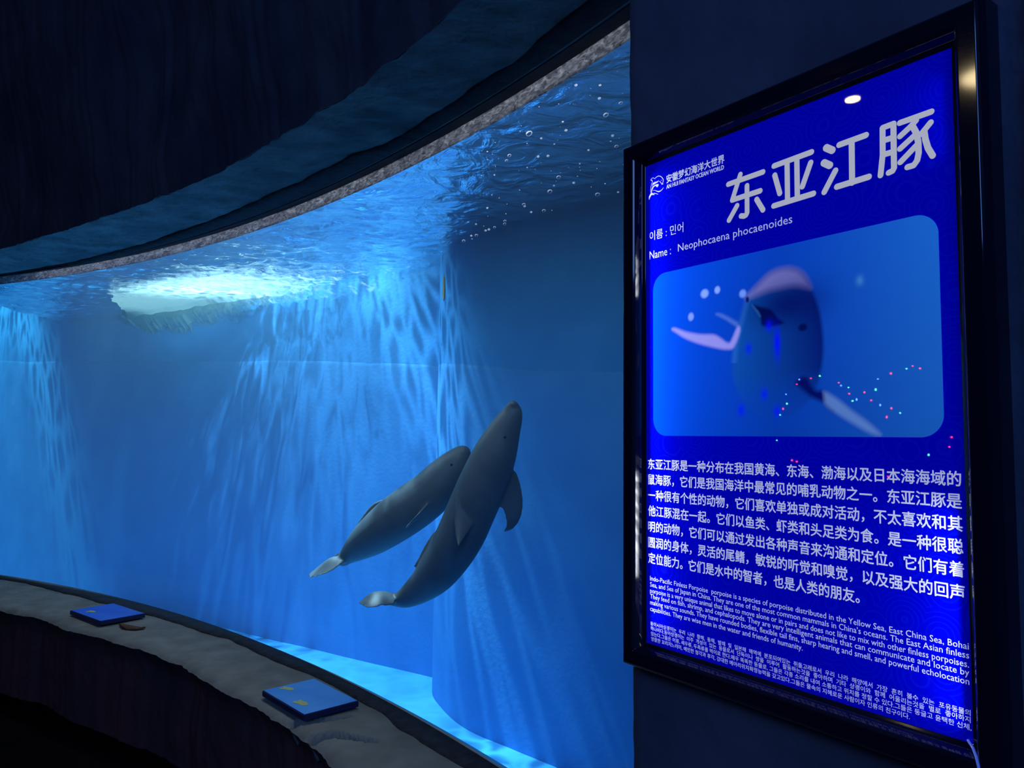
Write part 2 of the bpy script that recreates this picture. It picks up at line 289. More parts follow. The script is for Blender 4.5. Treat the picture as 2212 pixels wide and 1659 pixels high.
# ------------------------------------------------------------------ materials
M_wall = rough_mat('tank_paint', (0.047, 0.265, 0.59), (0.062, 0.31, 0.65), scale=2.5, rough=0.75, bump=0.25, bscale=30, spec=0.15, dist=0.01)
M_reflection = rough_mat('tank_reflection_tint', (0.064, 0.28, 0.61), (0.082, 0.33, 0.67), scale=2.0, rough=0.75, bump=0.25, bscale=30, spec=0.15, dist=0.01)  # paler tone stands for a reflection seen in the pane
M_tfloor = rough_mat('tank_floor_paint', (0.10, 0.50, 0.93), (0.13, 0.56, 0.95), scale=3, rough=0.8, bump=0.2, bscale=25, spec=0.1, dist=0.01)
M_rock = rough_mat('dark_rock', (0.04, 0.05, 0.075), (0.08, 0.085, 0.11), scale=3.0, rough=0.85, bump=0.35, bscale=9, spec=0.15, dist=0.05)
M_rockred = rough_mat('dark_red_rock', (0.06, 0.05, 0.06), (0.14, 0.06, 0.06), scale=2.2, rough=0.85, bump=0.5, bscale=9, spec=0.12, dist=0.04)
M_soffit = rough_mat('soffit_plaster', (0.16, 0.17, 0.18), (0.30, 0.30, 0.30), scale=5, rough=0.9, bump=0.9, bscale=7, spec=0.1, dist=0.05)
M_ledge = rough_mat('ledge_concrete', (0.16, 0.172, 0.160), (0.235, 0.25, 0.232), scale=7, rough=0.9, bump=0.35, bscale=22, spec=0.12, dist=0.02)
M_seal = rough_mat('black_sealant', (0.016, 0.018, 0.024), (0.035, 0.036, 0.045), scale=25, rough=0.75, bump=0.5, bscale=60, spec=0.2, dist=0.01)
M_hall = rough_mat('hall_plaster', (0.02, 0.022, 0.03), (0.03, 0.03, 0.04), scale=3, rough=0.85, bump=0.3, bscale=12, spec=0.2)
M_hfloor = rough_mat('hall_floor', (0.003, 0.003, 0.005), (0.006, 0.005, 0.006), scale=4, rough=0.95, bump=0.1, bscale=20, spec=0.03)


def strip_material():
    k = Nodes('frosted_edge')
    tc = k.n('ShaderNodeTexCoord')
    mp = k.n('ShaderNodeMapping'); mp.inputs['Scale'].default_value = (14, 14, 40)
    k.l(tc.outputs['Object'], mp.inputs[0])
    nz = k.n('ShaderNodeTexNoise', i_Scale=2.0, i_Detail=8, i_Distortion=1.5)
    k.l(mp.outputs[0], nz.inputs['Vector'])
    cr = k.n('ShaderNodeValToRGB')
    cr.color_ramp.elements[0].position = 0.4; cr.color_ramp.elements[0].color = (0.22, 0.22, 0.25, 1)
    cr.color_ramp.elements[1].position = 0.8; cr.color_ramp.elements[1].color = (0.9, 0.9, 0.9, 1)
    k.l(nz.outputs['Fac'], cr.inputs[0])
    d = k.n('ShaderNodeBsdfDiffuse'); t = k.n('ShaderNodeBsdfTranslucent')
    k.l(cr.outputs[0], d.inputs[0]); k.l(cr.outputs[0], t.inputs[0])
    m = k.n('ShaderNodeMixShader', i_Fac=0.85)
    k.l(d.outputs[0], m.inputs[1]); k.l(t.outputs[0], m.inputs[2])
    return k.surf(m.outputs[0])


def pane_material():
    k = Nodes('clear_acrylic')
    lw = k.n('ShaderNodeFresnel', i_IOR=1.25)
    t = k.n('ShaderNodeBsdfTransparent'); t.inputs[0].default_value = (0.97, 0.99, 1, 1)
    g = k.n('ShaderNodeBsdfGlossy', i_Roughness=0.02)
    m = k.n('ShaderNodeMixShader')
    geo = k.n('ShaderNodeNewGeometry')
    inv = k.n('ShaderNodeMath', operation='SUBTRACT'); inv.inputs[0].default_value = 1.0
    k.l(geo.outputs['Backfacing'], inv.inputs[1])
    mu = k.n('ShaderNodeMath', operation='MULTIPLY')
    k.l(lw.outputs[0], mu.inputs[0]); k.l(inv.outputs[0], mu.inputs[1])
    k.l(mu.outputs[0], m.inputs[0])
    k.l(t.outputs[0], m.inputs[1]); k.l(g.outputs[0], m.inputs[2])
    return k.surf(m.outputs[0])


def surface_material():
    k = Nodes('rippled_water_surface')
    tc = k.n('ShaderNodeTexCoord')
    n1 = k.n('ShaderNodeTexNoise', i_Scale=5.0, i_Detail=5, i_Distortion=0.8)
    k.l(tc.outputs['Object'], n1.inputs['Vector'])
    b = k.n('ShaderNodeBump', i_Strength=0.8, i_Distance=0.05)
    k.l(n1.outputs['Fac'], b.inputs['Height'])
    fr = k.n('ShaderNodeFresnel', i_IOR=1.33)
    k.l(b.outputs[0], fr.inputs['Normal'])
    t = k.n('ShaderNodeBsdfTransparent')
    g = k.n('ShaderNodeBsdfGlossy', i_Roughness=0.06)
    g.inputs[0].default_value = (0.92, 0.97, 1, 1)
    k.l(b.outputs[0], g.inputs['Normal'])
    m = k.n('ShaderNodeMixShader')
    k.l(fr.outputs[0], m.inputs[0]); k.l(t.outputs[0], m.inputs[1]); k.l(g.outputs[0], m.inputs[2])
    return k.surf(m.outputs[0])


def water_material():
    k = Nodes('blue_water')
    a = k.n('ShaderNodeVolumeAbsorption', i_Density=0.22)
    a.inputs['Color'].default_value = (0.12, 0.72, 0.97, 1)
    s = k.n('ShaderNodeVolumeScatter', i_Density=0.05)
    s.inputs['Color'].default_value = (0.35, 0.75, 1.0, 1)
    s.inputs['Anisotropy'].default_value = 0.2
    ad = k.n('ShaderNodeAddShader')
    k.l(a.outputs[0], ad.inputs[0]); k.l(s.outputs[0], ad.inputs[1])
    k.l(ad.outputs[0], k.out.inputs['Volume'])
    return k.m


def foam_material():
    k = Nodes('white_foam')
    tc = k.n('ShaderNodeTexCoord')
    n1 = k.n('ShaderNodeTexNoise', i_Scale=9.0, i_Detail=6, i_Distortion=1.0)
    k.l(tc.outputs['Object'], n1.inputs['Vector'])
    at = k.n('ShaderNodeAttribute', attribute_name='cover')
    ad = k.n('ShaderNodeMath', operation='ADD')
    k.l(n1.outputs['Fac'], ad.inputs[0]); k.l(at.outputs['Fac'], ad.inputs[1])
    mr = k.n('ShaderNodeMapRange')
    mr.inputs['From Min'].default_value = 0.9; mr.inputs['From Max'].default_value = 1.25
    k.l(ad.outputs[0], mr.inputs['Value'])
    d = k.n('ShaderNodeBsdfDiffuse'); d.inputs[0].default_value = (0.50, 0.60, 0.56, 1)
    t = k.n('ShaderNodeBsdfTranslucent'); t.inputs[0].default_value = (0.50, 0.62, 0.58, 1)
    m = k.n('ShaderNodeMixShader', i_Fac=0.6)
    k.l(d.outputs[0], m.inputs[1]); k.l(t.outputs[0], m.inputs[2])
    tr = k.n('ShaderNodeBsdfTransparent')
    m2 = k.n('ShaderNodeMixShader')
    k.l(mr.outputs[0], m2.inputs[0]); k.l(tr.outputs[0], m2.inputs[1]); k.l(m.outputs[0], m2.inputs[2])
    return k.surf(m2.outputs[0])


def bubble_material():
    k = Nodes('air_bubble')
    d = k.n('ShaderNodeBsdfDiffuse'); d.inputs[0].default_value = (0.9, 0.95, 1, 1)
    t = k.n('ShaderNodeBsdfTranslucent'); t.inputs[0].default_value = (0.9, 0.95, 1, 1)
    m = k.n('ShaderNodeMixShader', i_Fac=0.6)
    k.l(d.outputs[0], m.inputs[1]); k.l(t.outputs[0], m.inputs[2])
    tr = k.n('ShaderNodeBsdfTransparent')
    m2 = k.n('ShaderNodeMixShader', i_Fac=0.85)
    k.l(tr.outputs[0], m2.inputs[1]); k.l(m.outputs[0], m2.inputs[2])
    return k.surf(m2.outputs[0])


M_strip = strip_material()
M_pane = pane_material()
M_surface = surface_material()
M_water = water_material()
M_foam = foam_material()
M_bubble = bubble_material()
M_skin = rough_mat('porpoise_skin', (0.095, 0.12, 0.145), (0.13, 0.16, 0.185), scale=7, rough=0.45, bump=0.05, bscale=40, spec=0.35, dist=0.005)
M_eye = plain('dark_eye', (0.01, 0.01, 0.012), 0.2, 0.5)

# ------------------------------------------------------------------ the tank
WALL_A = Vector((-3.8755, 8.4925, 0))
WALL_DIR = Vector((math.cos(math.radians(-33.064)), math.sin(math.radians(-33.064)), 0))


def back_pt(t, z, off=0.0):
    """Point on the far tank wall; off moves it towards the water."""
    nrm = Vector((-WALL_DIR.y, WALL_DIR.x, 0)) * -1
    p = WALL_A + WALL_DIR * t + nrm * off
    return Vector((p.x, p.y, z))


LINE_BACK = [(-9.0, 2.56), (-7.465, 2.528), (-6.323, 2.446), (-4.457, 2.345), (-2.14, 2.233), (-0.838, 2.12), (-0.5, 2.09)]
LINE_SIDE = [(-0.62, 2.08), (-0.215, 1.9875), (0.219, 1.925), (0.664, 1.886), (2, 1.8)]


def wobble(s):
    return 0.018 * noise.noise(Vector((s * 1.3, 3.1, 0))) + 0.006 * noise.noise(Vector((s * 5, 1.1, 0)))


verts = []
NT, NZ = 70, 24
for i in range(NT):
    t = -9.5 + (4.6 + 9.5) * i / (NT - 1)
    for j in range(NZ):
        verts.append(back_pt(t, ZF - 0.9 + (8.4 - ZF) * j / (NZ - 1), 0.003 * noise.noise(Vector((t * 0.8, j * 0.3, 0)))))
wb = mesh_obj('wall_back', verts, grid_faces(NT, NZ), M_wall, smooth=True)
tag(wb, kind='structure')

# paler lower-wall layer: the pane's wavy reflection line put into wall colour and relief
def surface_layer(name, fn, s0, s1, n, top, parent):
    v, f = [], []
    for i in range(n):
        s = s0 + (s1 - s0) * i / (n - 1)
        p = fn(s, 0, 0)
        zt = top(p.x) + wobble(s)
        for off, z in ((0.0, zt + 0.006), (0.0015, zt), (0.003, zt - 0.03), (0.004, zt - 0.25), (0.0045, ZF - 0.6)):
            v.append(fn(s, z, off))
    o = mesh_obj(name, v, grid_faces(n, 5), M_reflection, parent, smooth=True)
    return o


surface_layer('reflection_band', back_pt, -9.5, 4.3, 260, lambda x: interp(x, LINE_BACK), wb)

SIDE = [(-0.30, 7.2), (-0.545, 6.75), (-0.602, 6.35), (-0.588, 5.968), (-0.468, 5.626), (-0.294, 5.283), (-0.021, 5.005), (0.306, 4.6935), (0.664, 4.341), (1.1, 3.91), (1.7, 3.32), (2.4, 2.63)]


def catmull(P, n):
    out = []
    P = [Vector(p) for p in P]
    for i in range(len(P) - 1):
        p0 = P[max(i - 1, 0)]; p1 = P[i]; p2 = P[i + 1]; p3 = P[min(i + 2, len(P) - 1)]
        for k in range(n):
            t = k / n
            out.append(0.5 * ((2 * p1) + (p2 - p0) * t + (2 * p0 - 5 * p1 + 4 * p2 - p3) * t * t + (3 * p1 - p0 - 3 * p2 + p3) * t ** 3))
    out.append(P[-1])
    return out


SIDE_C = catmull([(x, y, 0) for x, y in SIDE], 12)
SIDE_N = []
for i, p in enumerate(SIDE_C):
    a = SIDE_C[max(i - 1, 0)]; b = SIDE_C[min(i + 1, len(SIDE_C) - 1)]
    d = (b - a).normalized()
    SIDE_N.append(Vector((d.y, -d.x, 0)))


def side_pt(s, z, off=0.0):
    i = min(int(s), len(SIDE_C) - 1)
    f = s - i
    j = min(i + 1, len(SIDE_C) - 1)
    p = SIDE_C[i].lerp(SIDE_C[j], f) + SIDE_N[i].lerp(SIDE_N[j], f) * off
    return Vector((p.x, p.y, z))


verts = []
NS = len(SIDE_C)
for i in range(NS):
    for j in range(NZ):
        verts.append(side_pt(i, ZF - 0.9 + (8.4 - ZF) * j / (NZ - 1), 0.003 * noise.noise(Vector((i * 0.2, j * 0.3, 5)))))
wr = mesh_obj('wall_tank_right', verts, grid_faces(NS, NZ), M_wall, smooth=True)
tag(wr, kind='structure')
surface_layer('reflection_band', side_pt, 14, NS - 1.01, 260, lambda x: interp(x, LINE_SIDE), wr)

# small rust stain on the rounded corner
v = []
for i in range(9):
    for j in range(17):
        a, b = i / 4 - 1, j / 8 - 1
        k_ = math.sqrt(max(0, 1 - b * b)) * (0.8 + 0.3 * noise.noise(Vector((b * 3, 2, 8))))
        v.append(side_pt(41.5 + 1.3 * a * k_, 2.67 + 0.10 * b, 0.004))
rs = mesh_obj('rust_stain', v, grid_faces(9, 17), plain('rust', (0.30, 0.22, 0.05), 0.8, 0.1), wr, smooth=True)
tag(rs, 'small yellow-brown rust stain')

# right end wall of the tank, hidden behind the pillar
q0, q1 = Vector((2.42, 2.61, 0)), polar(29.7, RG + 0.09, 0)
verts = [Vector((q0.x, q0.y, ZF - 0.9)), Vector((q1.x, q1.y, ZF - 0.9)), Vector((q1.x, q1.y, 7.5)), Vector((q0.x, q0.y, 7.5))]
tag(mesh_obj('wall_tank_end', verts, [(0, 1, 2, 3)], M_wall), kind='structure')

# left end wall of the tank (outside the picture) and the tank floor
e0 = back_pt(-9.4, 0); e1 = polar(84, RG + 0.05, 0)
NL = 12
verts = []
for i in range(NL):
    p = e0.lerp(e1, i / (NL - 1))
    for j in range(NL):
        verts.append(Vector((p.x, p.y, ZF - 0.9 + (8.4 - ZF) * j / (NL - 1))))
tag(mesh_obj('wall_tank_left', verts, grid_faces(NL, NL), M_wall), kind='structure')
verts = []
for i in range(40):
    x = -13 + 16 * i / 39
    for j in range(40):
        y = 0.2 + 15.5 * j / 39
        verts.append((x, y, ZF - 0.07 * max(0.0, -x - 3.6) + 0.012 * noise.noise(Vector((x, y, 0)) * 1.5)))
tag(mesh_obj('floor_tank', verts, grid_faces(40, 40), M_tfloor, smooth=True), kind='structure')


def ray_walls(th, inset):
    """Distance from the plan centre to the tank's outer walls along direction th."""
    a = math.radians(th)
    o = Vector((CX, CY)); d = Vector((math.cos(a), math.sin(a)))
    best = 30.0
    segs = [(SIDE_C[i], SIDE_C[i + 1]) for i in range(len(SIDE_C) - 1)]
    segs.append((back_pt(-9.5, 0), back_pt(4.6, 0)))
    segs.append((e0, e1))
    for p, q in segs:
        e = Vector((q.x - p.x, q.y - p.y)); w = Vector((p.x - o.x, p.y - o.y))
        det = d.x * -e.y + e.x * d.y
        if abs(det) < 1e-9:
            continue
        r = (w.x * -e.y + e.x * w.y) / det
        s = (d.x * w.y - d.y * w.x) / det
        if r > 9.36 and -0.01 <= s <= 1.01:
            best = min(best, r)
    return best - inset


# water body: volume from floor to surface, with the rippled surface and foam as its parts
TH0, TH1 = 30.3, 82.0
NA = 240
ths = [TH0 + (TH1 - TH0) * i / (NA - 1) for i in range(NA)]
R0 = RG + 0.09
bnd = []
for th in ths:
    bnd.append((th, R0, max(ray_walls(th, 0.03), R0 + 0.02)))
verts, faces = [], []
for th, a, b in bnd:
    verts += [polar(th, a, ZF - 0.6), polar(th, b, ZF - 0.6), polar(th, b, ZW - 0.03), polar(th, a, ZW - 0.03)]
for i in range(NA - 1):
    p, q = 4 * i, 4 * i + 4
    for k in range(4):
        faces.append((p + k, p + (k + 1) % 4, q + (k + 1) % 4, q + k))
faces += [(3, 2, 1, 0), tuple(4 * (NA - 1) + k for k in range(4))]
bmw = bmesh.new()
tmp = [bmw.verts.new(v) for v in verts]
for f in faces:
    bmw.faces.new([tmp[i] for i in f])
water = bm_obj('water', bmw, M_water)
tag(water, 'clear blue water filling the tank behind the curved window', 'water', kind='stuff')


def wave(x, y):
    v = Vector((x * 0.9, y * 1.5, 0.3))
    calm = 1.0 - 0.85 * max(0.0, min(1.0, (x + 0.75) / 0.7))      # sheltered corner lies nearly flat
    return calm * (0.030 * noise.noise(v * 1.3) + 0.016 * noise.noise(v * 3.1) + 0.012 * noise.noise(v * 6.3) + 0.007 * noise.noise(v * 13))


NA2, NR2 = 420, 150
verts = []
for i in range(NA2):
    th = TH0 + (TH1 - TH0) * i / (NA2 - 1)
    b = max(ray_walls(th, -0.01), R0 + 0.02)
    for j in range(NR2):
        r = R0 + (b - R0) * j / (NR2 - 1)
        p = polar(th, r, ZW)
        p.z += wave(p.x, p.y)
        verts.append(p)
mesh_obj('water_surface', verts, [f[::-1] for f in grid_faces(NA2, NR2)], M_surface, water, smooth=True)

# ------------------------------------------------------------------ the curved window
win = tag(empty('window_1', polar(45, RG, ZS)), kind='structure')
bpy.context.view_layer.update()
WI = win.matrix_world.inverted()


def ring(name, th0, th1, n, prof, mat, parent, close=True, smooth=False):
    """Sweep a profile [(r, z)] along the window's arc."""
    v = []
    m = len(prof)
    for i in range(n):
        th = th0 + (th1 - th0) * i / (n - 1)
        for r, z in prof:
            v.append(WI @ polar(th, r, z))
    f = grid_faces(n, m)
    if close:
        for i in range(n - 1):
            f.append((i * m + m - 1, (i + 1) * m + m - 1, (i + 1) * m, i * m))
        f.append(tuple(range(m - 1, -1, -1)))
        f.append(tuple((n - 1) * m + k for k in range(m)))
    return mesh_obj(name, v, f, mat, parent, smooth)


pane = ring('glass_pane', 29.6, 82, 160, [(RG, ZS - 0.05), (RG + 0.075, ZS - 0.05), (RG + 0.075, ZT + 0.02), (RG, ZT + 0.02)], M_pane, win)
ring('edge_strip', 30.5, 82, 160, [(RG + 0.08, 2.597), (RG + 0.085, ZT + 0.02), (RG + 0.09, ZT + 0.02), (RG + 0.085, 2.597)], M_strip, win)
OUT_SILL = [(29, 8.985), (37.5, 8.965), (39, 8.98), (40.4, 8.98), (42, 8.974), (43.8, 8.95), (45.3, 8.953), (46.9, 8.963), (47.7, 8.95), (49.1, 8.946), (49.5, 8.92), (50.6, 8.907), (52, 8.886), (53.1, 8.853), (54.6, 8.87), (56, 8.88), (56.4, 8.85), (58, 8.84), (66, 8.83), (82, 8.85)]
OUT_SOFF = [(29, 9.0), (34, 8.996), (35.5, 8.994), (36.6, 8.983), (38, 8.98), (39.4, 8.97), (40.8, 8.954), (43.1, 8.944), (45.6, 8.935), (48.8, 8.905), (52.2, 8.88), (56, 8.87), (60.5, 8.907), (70, 8.9), (82, 8.9)]
SEAL_SILL = [(29, 9.262), (36.2, 9.273), (37, 9.258), (38.6, 9.265), (39.6, 9.283), (41.4, 9.288), (43, 9.285), (43.9, 9.270), (45.2, 9.262), (46.7, 9.278), (47.8, 9.28), (48.3, 9.262), (50, 9.254), (51.8, 9.251), (53.2, 9.246), (54.7, 9.222), (56.1, 9.228), (57.4, 9.25), (58.5, 9.24), (60.3, 9.266), (62, 9.283), (64, 9.26), (82, 9.26)]
SEAL_SOFF = [(29, 9.26), (33.6, 9.274), (36, 9.283), (38, 9.289), (40.1, 9.29), (41.2, 9.251), (45.6, 9.24), (49.8, 9.259), (57.6, 9.30), (66, 9.34), (82, 9.34)]


def seal_band(name, table, z, dz):
    n = 400
    v = []
    for i in range(n):
        th = 29.6 + 52 * i / (n - 1)
        rr = interp(th, table) + 0.008 * noise.noise(Vector((th * 1.7, z, 0)))
        for r, q in ((RG + 0.004, z), (RG - 0.002, z + dz), (rr + 0.03, z + dz * (0.8 + 0.5 * noise.noise(Vector((th * 2, 4, z))))), (rr, z + dz * 0.35), (rr - 0.004, z - dz * 0.5)):
            v.append(WI @ polar(th, r, q))
    return mesh_obj(name, v, grid_faces(n, 5), M_seal, win, smooth=True)


seal_band('sill_sealant', SEAL_SILL, ZS, 0.008)
seal_band('head_sealant', SEAL_SOFF, ZT, -0.008)

# concrete sill with a worn front edge, two cracks and broken corners; dark rock under it
CRACKS = [[(-0.785, 2.685), (-0.651, 2.719), (-0.56, 2.753)], [(-0.66, 2.559), (-0.589, 2.596), (-0.506, 2.571), (-0.435, 2.539)]]


def seg_dist(x, y, poly):
    best, bt = 9, 0
    for k in range(len(poly) - 1):
        ax, ay = poly[k]; bx, by = poly[k + 1]
        t = max(0, min(1, ((x - ax) * (bx - ax) + (y - ay) * (by - ay)) / ((bx - ax) ** 2 + (by - ay) ** 2)))
        d = math.hypot(x - ax - t * (bx - ax), y - ay - t * (by - ay))
        if d < best:
            best, bt = d, (k + t) / (len(poly) - 1)
    return best, bt


n, mr = 900, 44
v = []
for i in range(n):
    th = 30.8 + 51 * i / (n - 1)
    ro = interp(th, OUT_SILL) + 0.010 * noise.noise(Vector((th * 1.3, 0, 9))) + 0.006 * noise.noise(Vector((th * 4, 0, 9)))
    for j in range(mr):
        r = ro + (RG + 0.02 - ro) * j / (mr - 1)
        p = polar(th, r, ZS)
        z = ZS - 0.003 + 0.004 * fbm((p.x, p.y, 0), 3)
        edge = (r - ro)
        z -= 0.02 * math.exp(-edge / 0.02)
        for ci, cr in enumerate(CRACKS):
            d, bt = seg_dist(p.x, p.y, cr)
            w = (0.030 if ci else 0.020) * (1 - bt * 0.75) + 0.004
            if d < w * 2:
                z -= 0.08 * max(0, 1 - (d / w) ** 2) * max(0, min(1, (edge - 0.006) / 0.02)) if d < w else 0
        v.append(WI @ Vector((p.x, p.y, z)))
sill = mesh_obj('window_sill', v, grid_faces(n, mr), M_ledge, win, smooth=True)

n, mz = 500, 14
v = []
for i in range(n):
    th = 30.8 + 51 * i / (n - 1)
    ro = interp(th, OUT_SILL) + 0.010 * noise.noise(Vector((th * 1.3, 0, 9))) + 0.006 * noise.noise(Vector((th * 4, 0, 9)))
    for j in range(mz):
        f = j / (mz - 1)
        p = polar(th, ro + 0.002, 0)
        bul = 0.0 if j == 0 else 0.10 * f * (1.2 - f) + 0.05 * fbm((p.x * 1.0, p.y * 1.0, f * 0.8), 1.6, 3) * min(1, f * 4)
        v.append(polar(th, ro + 0.002 - bul * 0.4 + 0.06 * min(1, f * 6), (ZS - 0.023) * (1 - f) - 0.03 * f))
wf = mesh_obj('wall_front', v, grid_faces(n, mz), M_rockred, smooth=True)
tag(wf, kind='structure')

# rough soffit over the window and the dark rock lintel above it
n, mr = 600, 40
v = []
for i in range(n):
    th = 30.8 + 51 * i / (n - 1)
    ro = interp(th, OUT_SOFF) + 0.014 * noise.noise(Vector((th * 1.1, 2, 5))) + 0.008 * noise.noise(Vector((th * 3.5, 2, 5)))
    for j in range(mr):
        r = ro + (RG + 0.02 - ro) * j / (mr - 1)
        p = polar(th, r, ZT)
        e = min(1, (RG - r) / 0.08) if r < RG else 0
        p.z += 0.004 + (0.012 * fbm((p.x * 1.0, p.y * 1.0, 2), 3.5, 4)) * e
        v.append(p)
so = mesh_obj('ceiling_window', v, grid_faces(n, mr), M_soffit, smooth=True)
tag(so, kind='structure')
n, mz = 500, 40
v = []
for i in range(n):
    th = 30.8 + 51 * i / (n - 1)
    ro = interp(th, OUT_SOFF) + 0.014 * noise.noise(Vector((th * 1.1, 2, 5))) + 0.008 * noise.noise(Vector((th * 3.5, 2, 5)))
    for j in range(mz):
        f = j / (mz - 1)
        z = ZT + 0.004 + (4.85 - ZT) * f
        p = polar(th, ro, z)
        v.append(polar(th, ro + 0.004 - (0.25 * f + 0.08 * fbm(p, 1.1, 4) * min(1, f * 12)), z))
li = mesh_obj('wall_lintel', v, grid_faces(n, mz), M_rock, smooth=True)
tag(li, kind='structure')
# the header closing the tank above the pane
v = []
for i in range(80):
    th = 29.6 + 52 * i / 79
    v += [polar(th, RG + 0.02, ZT), polar(th, RG + 0.09, ZT + 0.015), polar(th, RG + 0.10, 7.5)]
hd = mesh_obj('wall_header', v, grid_faces(80, 3), M_hall)
tag(hd, kind='structure')
v = []
for i in range(80):
    th = 29.6 + 52 * i / 79
    v += [polar(th, RG + 0.10, ZF - 0.9), polar(th, RG + 0.085, ZS - 0.04), polar(th, RG - 0.3, ZS - 0.05)]
tag(mesh_obj('wall_under', v, grid_faces(80, 3), M_wall), kind='structure')
v = []
for i in range(60):
    th = 29.6 + 52 * i / 59
    for r, z in ((9.98, 7.5), (9.98, 3.95), (10.02, 3.95), (10.02, 7.5)):
        v.append(polar(th, r, z))
tag(mesh_obj('added_light_baffle', v, grid_faces(60, 4), M_hall), kind='structure')  # added unseen board that keeps floodlight off the sill
tk = mesh_obj('ceiling_tank', [(-14, -4, 7.5), (4, -4, 7.5), (4, 17, 7.5), (-14, 17, 7.5)], [(0, 3, 2, 1)], M_hall)
tag(tk, kind='structure')

def tube(name, pts, rad, mat, parent=None):
    v = []
    for i, p in enumerate(pts):
        a = Vector(pts[max(i - 1, 0)]); b = Vector(pts[min(i + 1, len(pts) - 1)])
        d = (b - a).normalized()
        s = d.cross(Vector((0.3, 0.2, 0.93))).normalized(); u = s.cross(d)
        for k in range(8):
            an = 2 * math.pi * k / 8
            v.append(Vector(p) + (s * math.cos(an) + u * math.sin(an)) * rad)
    n_ = len(pts)
    f = []
    for i in range(n_ - 1):
        for k in range(8):
            f.append((i * 8 + k, i * 8 + (k + 1) % 8, (i + 1) * 8 + (k + 1) % 8, (i + 1) * 8 + k))
    f += [tuple(range(7, -1, -1)), tuple((n_ - 1) * 8 + k for k in range(8))]
    return mesh_obj(name, v, f, mat, parent, True)


# ------------------------------------------------------------------ placards on the sill
def placard(corners, label, group, marks, base):
    c = sum((Vector((x, y, 0)) for x, y in corners), Vector()) / 4
    P = [Vector((x - c.x, y - c.y, 0)) for x, y in corners]
    ex = (P[3] - P[0] + P[2] - P[1]).normalized()
    ang = math.atan2(ex.y, ex.x)
    root = empty('placard', (c.x, c.y, ZS + 0.004), ang)
    lx = ((P[3] - P[0]).length + (P[2] - P[1]).length) / 4
    ly = ((P[1] - P[0]).length + (P[2] - P[3]).length) / 4
    bm = bmesh.new()
    bmesh.ops.create_cube(bm, size=1)
    for w in bm.verts:
        w.co = Vector((w.co.x * 2 * lx, w.co.y * 2 * ly, 0.011 + w.co.z * 0.022))
    bmesh.ops.bevel(bm, geom=list(bm.edges), offset=0.002, segments=2, affect='EDGES')
    bm_obj('board', bm, M_board, root)
    bm = bmesh.new()
    bmesh.ops.create_cube(bm, size=1)
    for w in bm.verts:
        w.co = Vector((w.co.x * (2 * lx - 0.008), w.co.y * (2 * ly - 0.008), 0.0226 + w.co.z * 0.001))
    bm_obj('printed_sheet', bm, base, root)
    for (px, py, s, rot) in marks:
        bm = bmesh.new()
        out = []
        for k in range(28):
            a = 2 * math.pi * k / 28
            rr = 1.0 if math.cos(a) > -0.55 else 1.0 + 0.55 * (abs(math.sin(a * 1.0)) * 1.6 - 0.2)
            q = Vector((rr * s * math.cos(a) * 1.5, rr * s * 0.75 * math.sin(a) * (1 + 0.15 * math.sin(5 * a)), 0))
            q.rotate(Matrix.Rotation(rot, 3, 'Z'))
            out.append(bm.verts.new((q.x + px * lx, q.y + py * ly, 0.0234)))
        bm.faces.new(out)
        r = bmesh.ops.extrude_face_region(bm, geom=list(bm.faces))
        for e in r['geom']:
            if isinstance(e, bmesh.types.BMVert):
                e.co.z += 0.0004
        tag(bm_obj('fish_print', bm, M_yel, root), 'yellow fish print')
    tag(root, label, 'placard', group)
    return root


M_board = plain('dark_board_edge', (0.01, 0.02, 0.09), 0.5, 0.4)
M_blue1 = rough_mat('placard_print_deep', (0.015, 0.10, 0.75), (0.03, 0.16, 0.85), scale=9, rough=0.35, bump=0, spec=0.4)
M_blue2 = rough_mat('placard_print_pale', (0.04, 0.22, 0.70), (0.09, 0.30, 0.78), scale=9, rough=0.3, bump=0, spec=0.5)
M_yel = plain('yellow_fish_ink', (0.5, 0.55, 0.12), 0.5, 0.3)
placard([(-2.384, 4.159), (-2.299, 4.382), (-2.005, 4.145), (-2.0905, 3.935)],
        'deep blue placard lying on the window sill, the far one on the left', 'blue placards on the sill',
        [(-0.35, -0.45, 0.017, 0.3)], M_blue1)
placard([(-0.928, 2.914), (-0.792, 3.09), (-0.56, 2.835), (-0.704, 2.674)],
        'paler blue placard with two yellow fish prints, lying on the sill nearest the camera', 'blue placards on the sill',
        [(-0.72, -0.25, 0.018, 0.4), (0.35, -0.55, 0.021, 0.1)], M_blue2)

# brown leaf-like scrap on the sill
bm = bmesh.new()
pts = [(-2.043, 3.983), (-1.985, 3.905), (-1.945, 3.880), (-1.895, 3.875), (-1.862, 3.905), (-1.89, 3.93), (-1.935, 3.935), (-1.975, 3.94)]
low = [bm.verts.new((x + 1.94, y - 3.92, 0.004)) for x, y in pts]
top = [bm.verts.new(((x + 1.94) * 0.96, (y - 3.92) * 0.96, 0.009 + 0.006 * math.sin(i * 2.1))) for i, (x, y) in enumerate(pts)]
bm.faces.new(low[::-1]); bm.faces.new(top)
for i in range(len(pts)):
    bm.faces.new((low[i], low[(i + 1) % len(pts)], top[(i + 1) % len(pts)], top[i]))
scrap = bm_obj('dry_leaf', bm, plain('dry_brown', (0.10, 0.055, 0.03), 0.9, 0.1))
scrap.location = (-1.94, 3.92, ZS)
tag(scrap, 'small brown leaf-like scrap on the pale window sill beside the far placard', 'leaf')

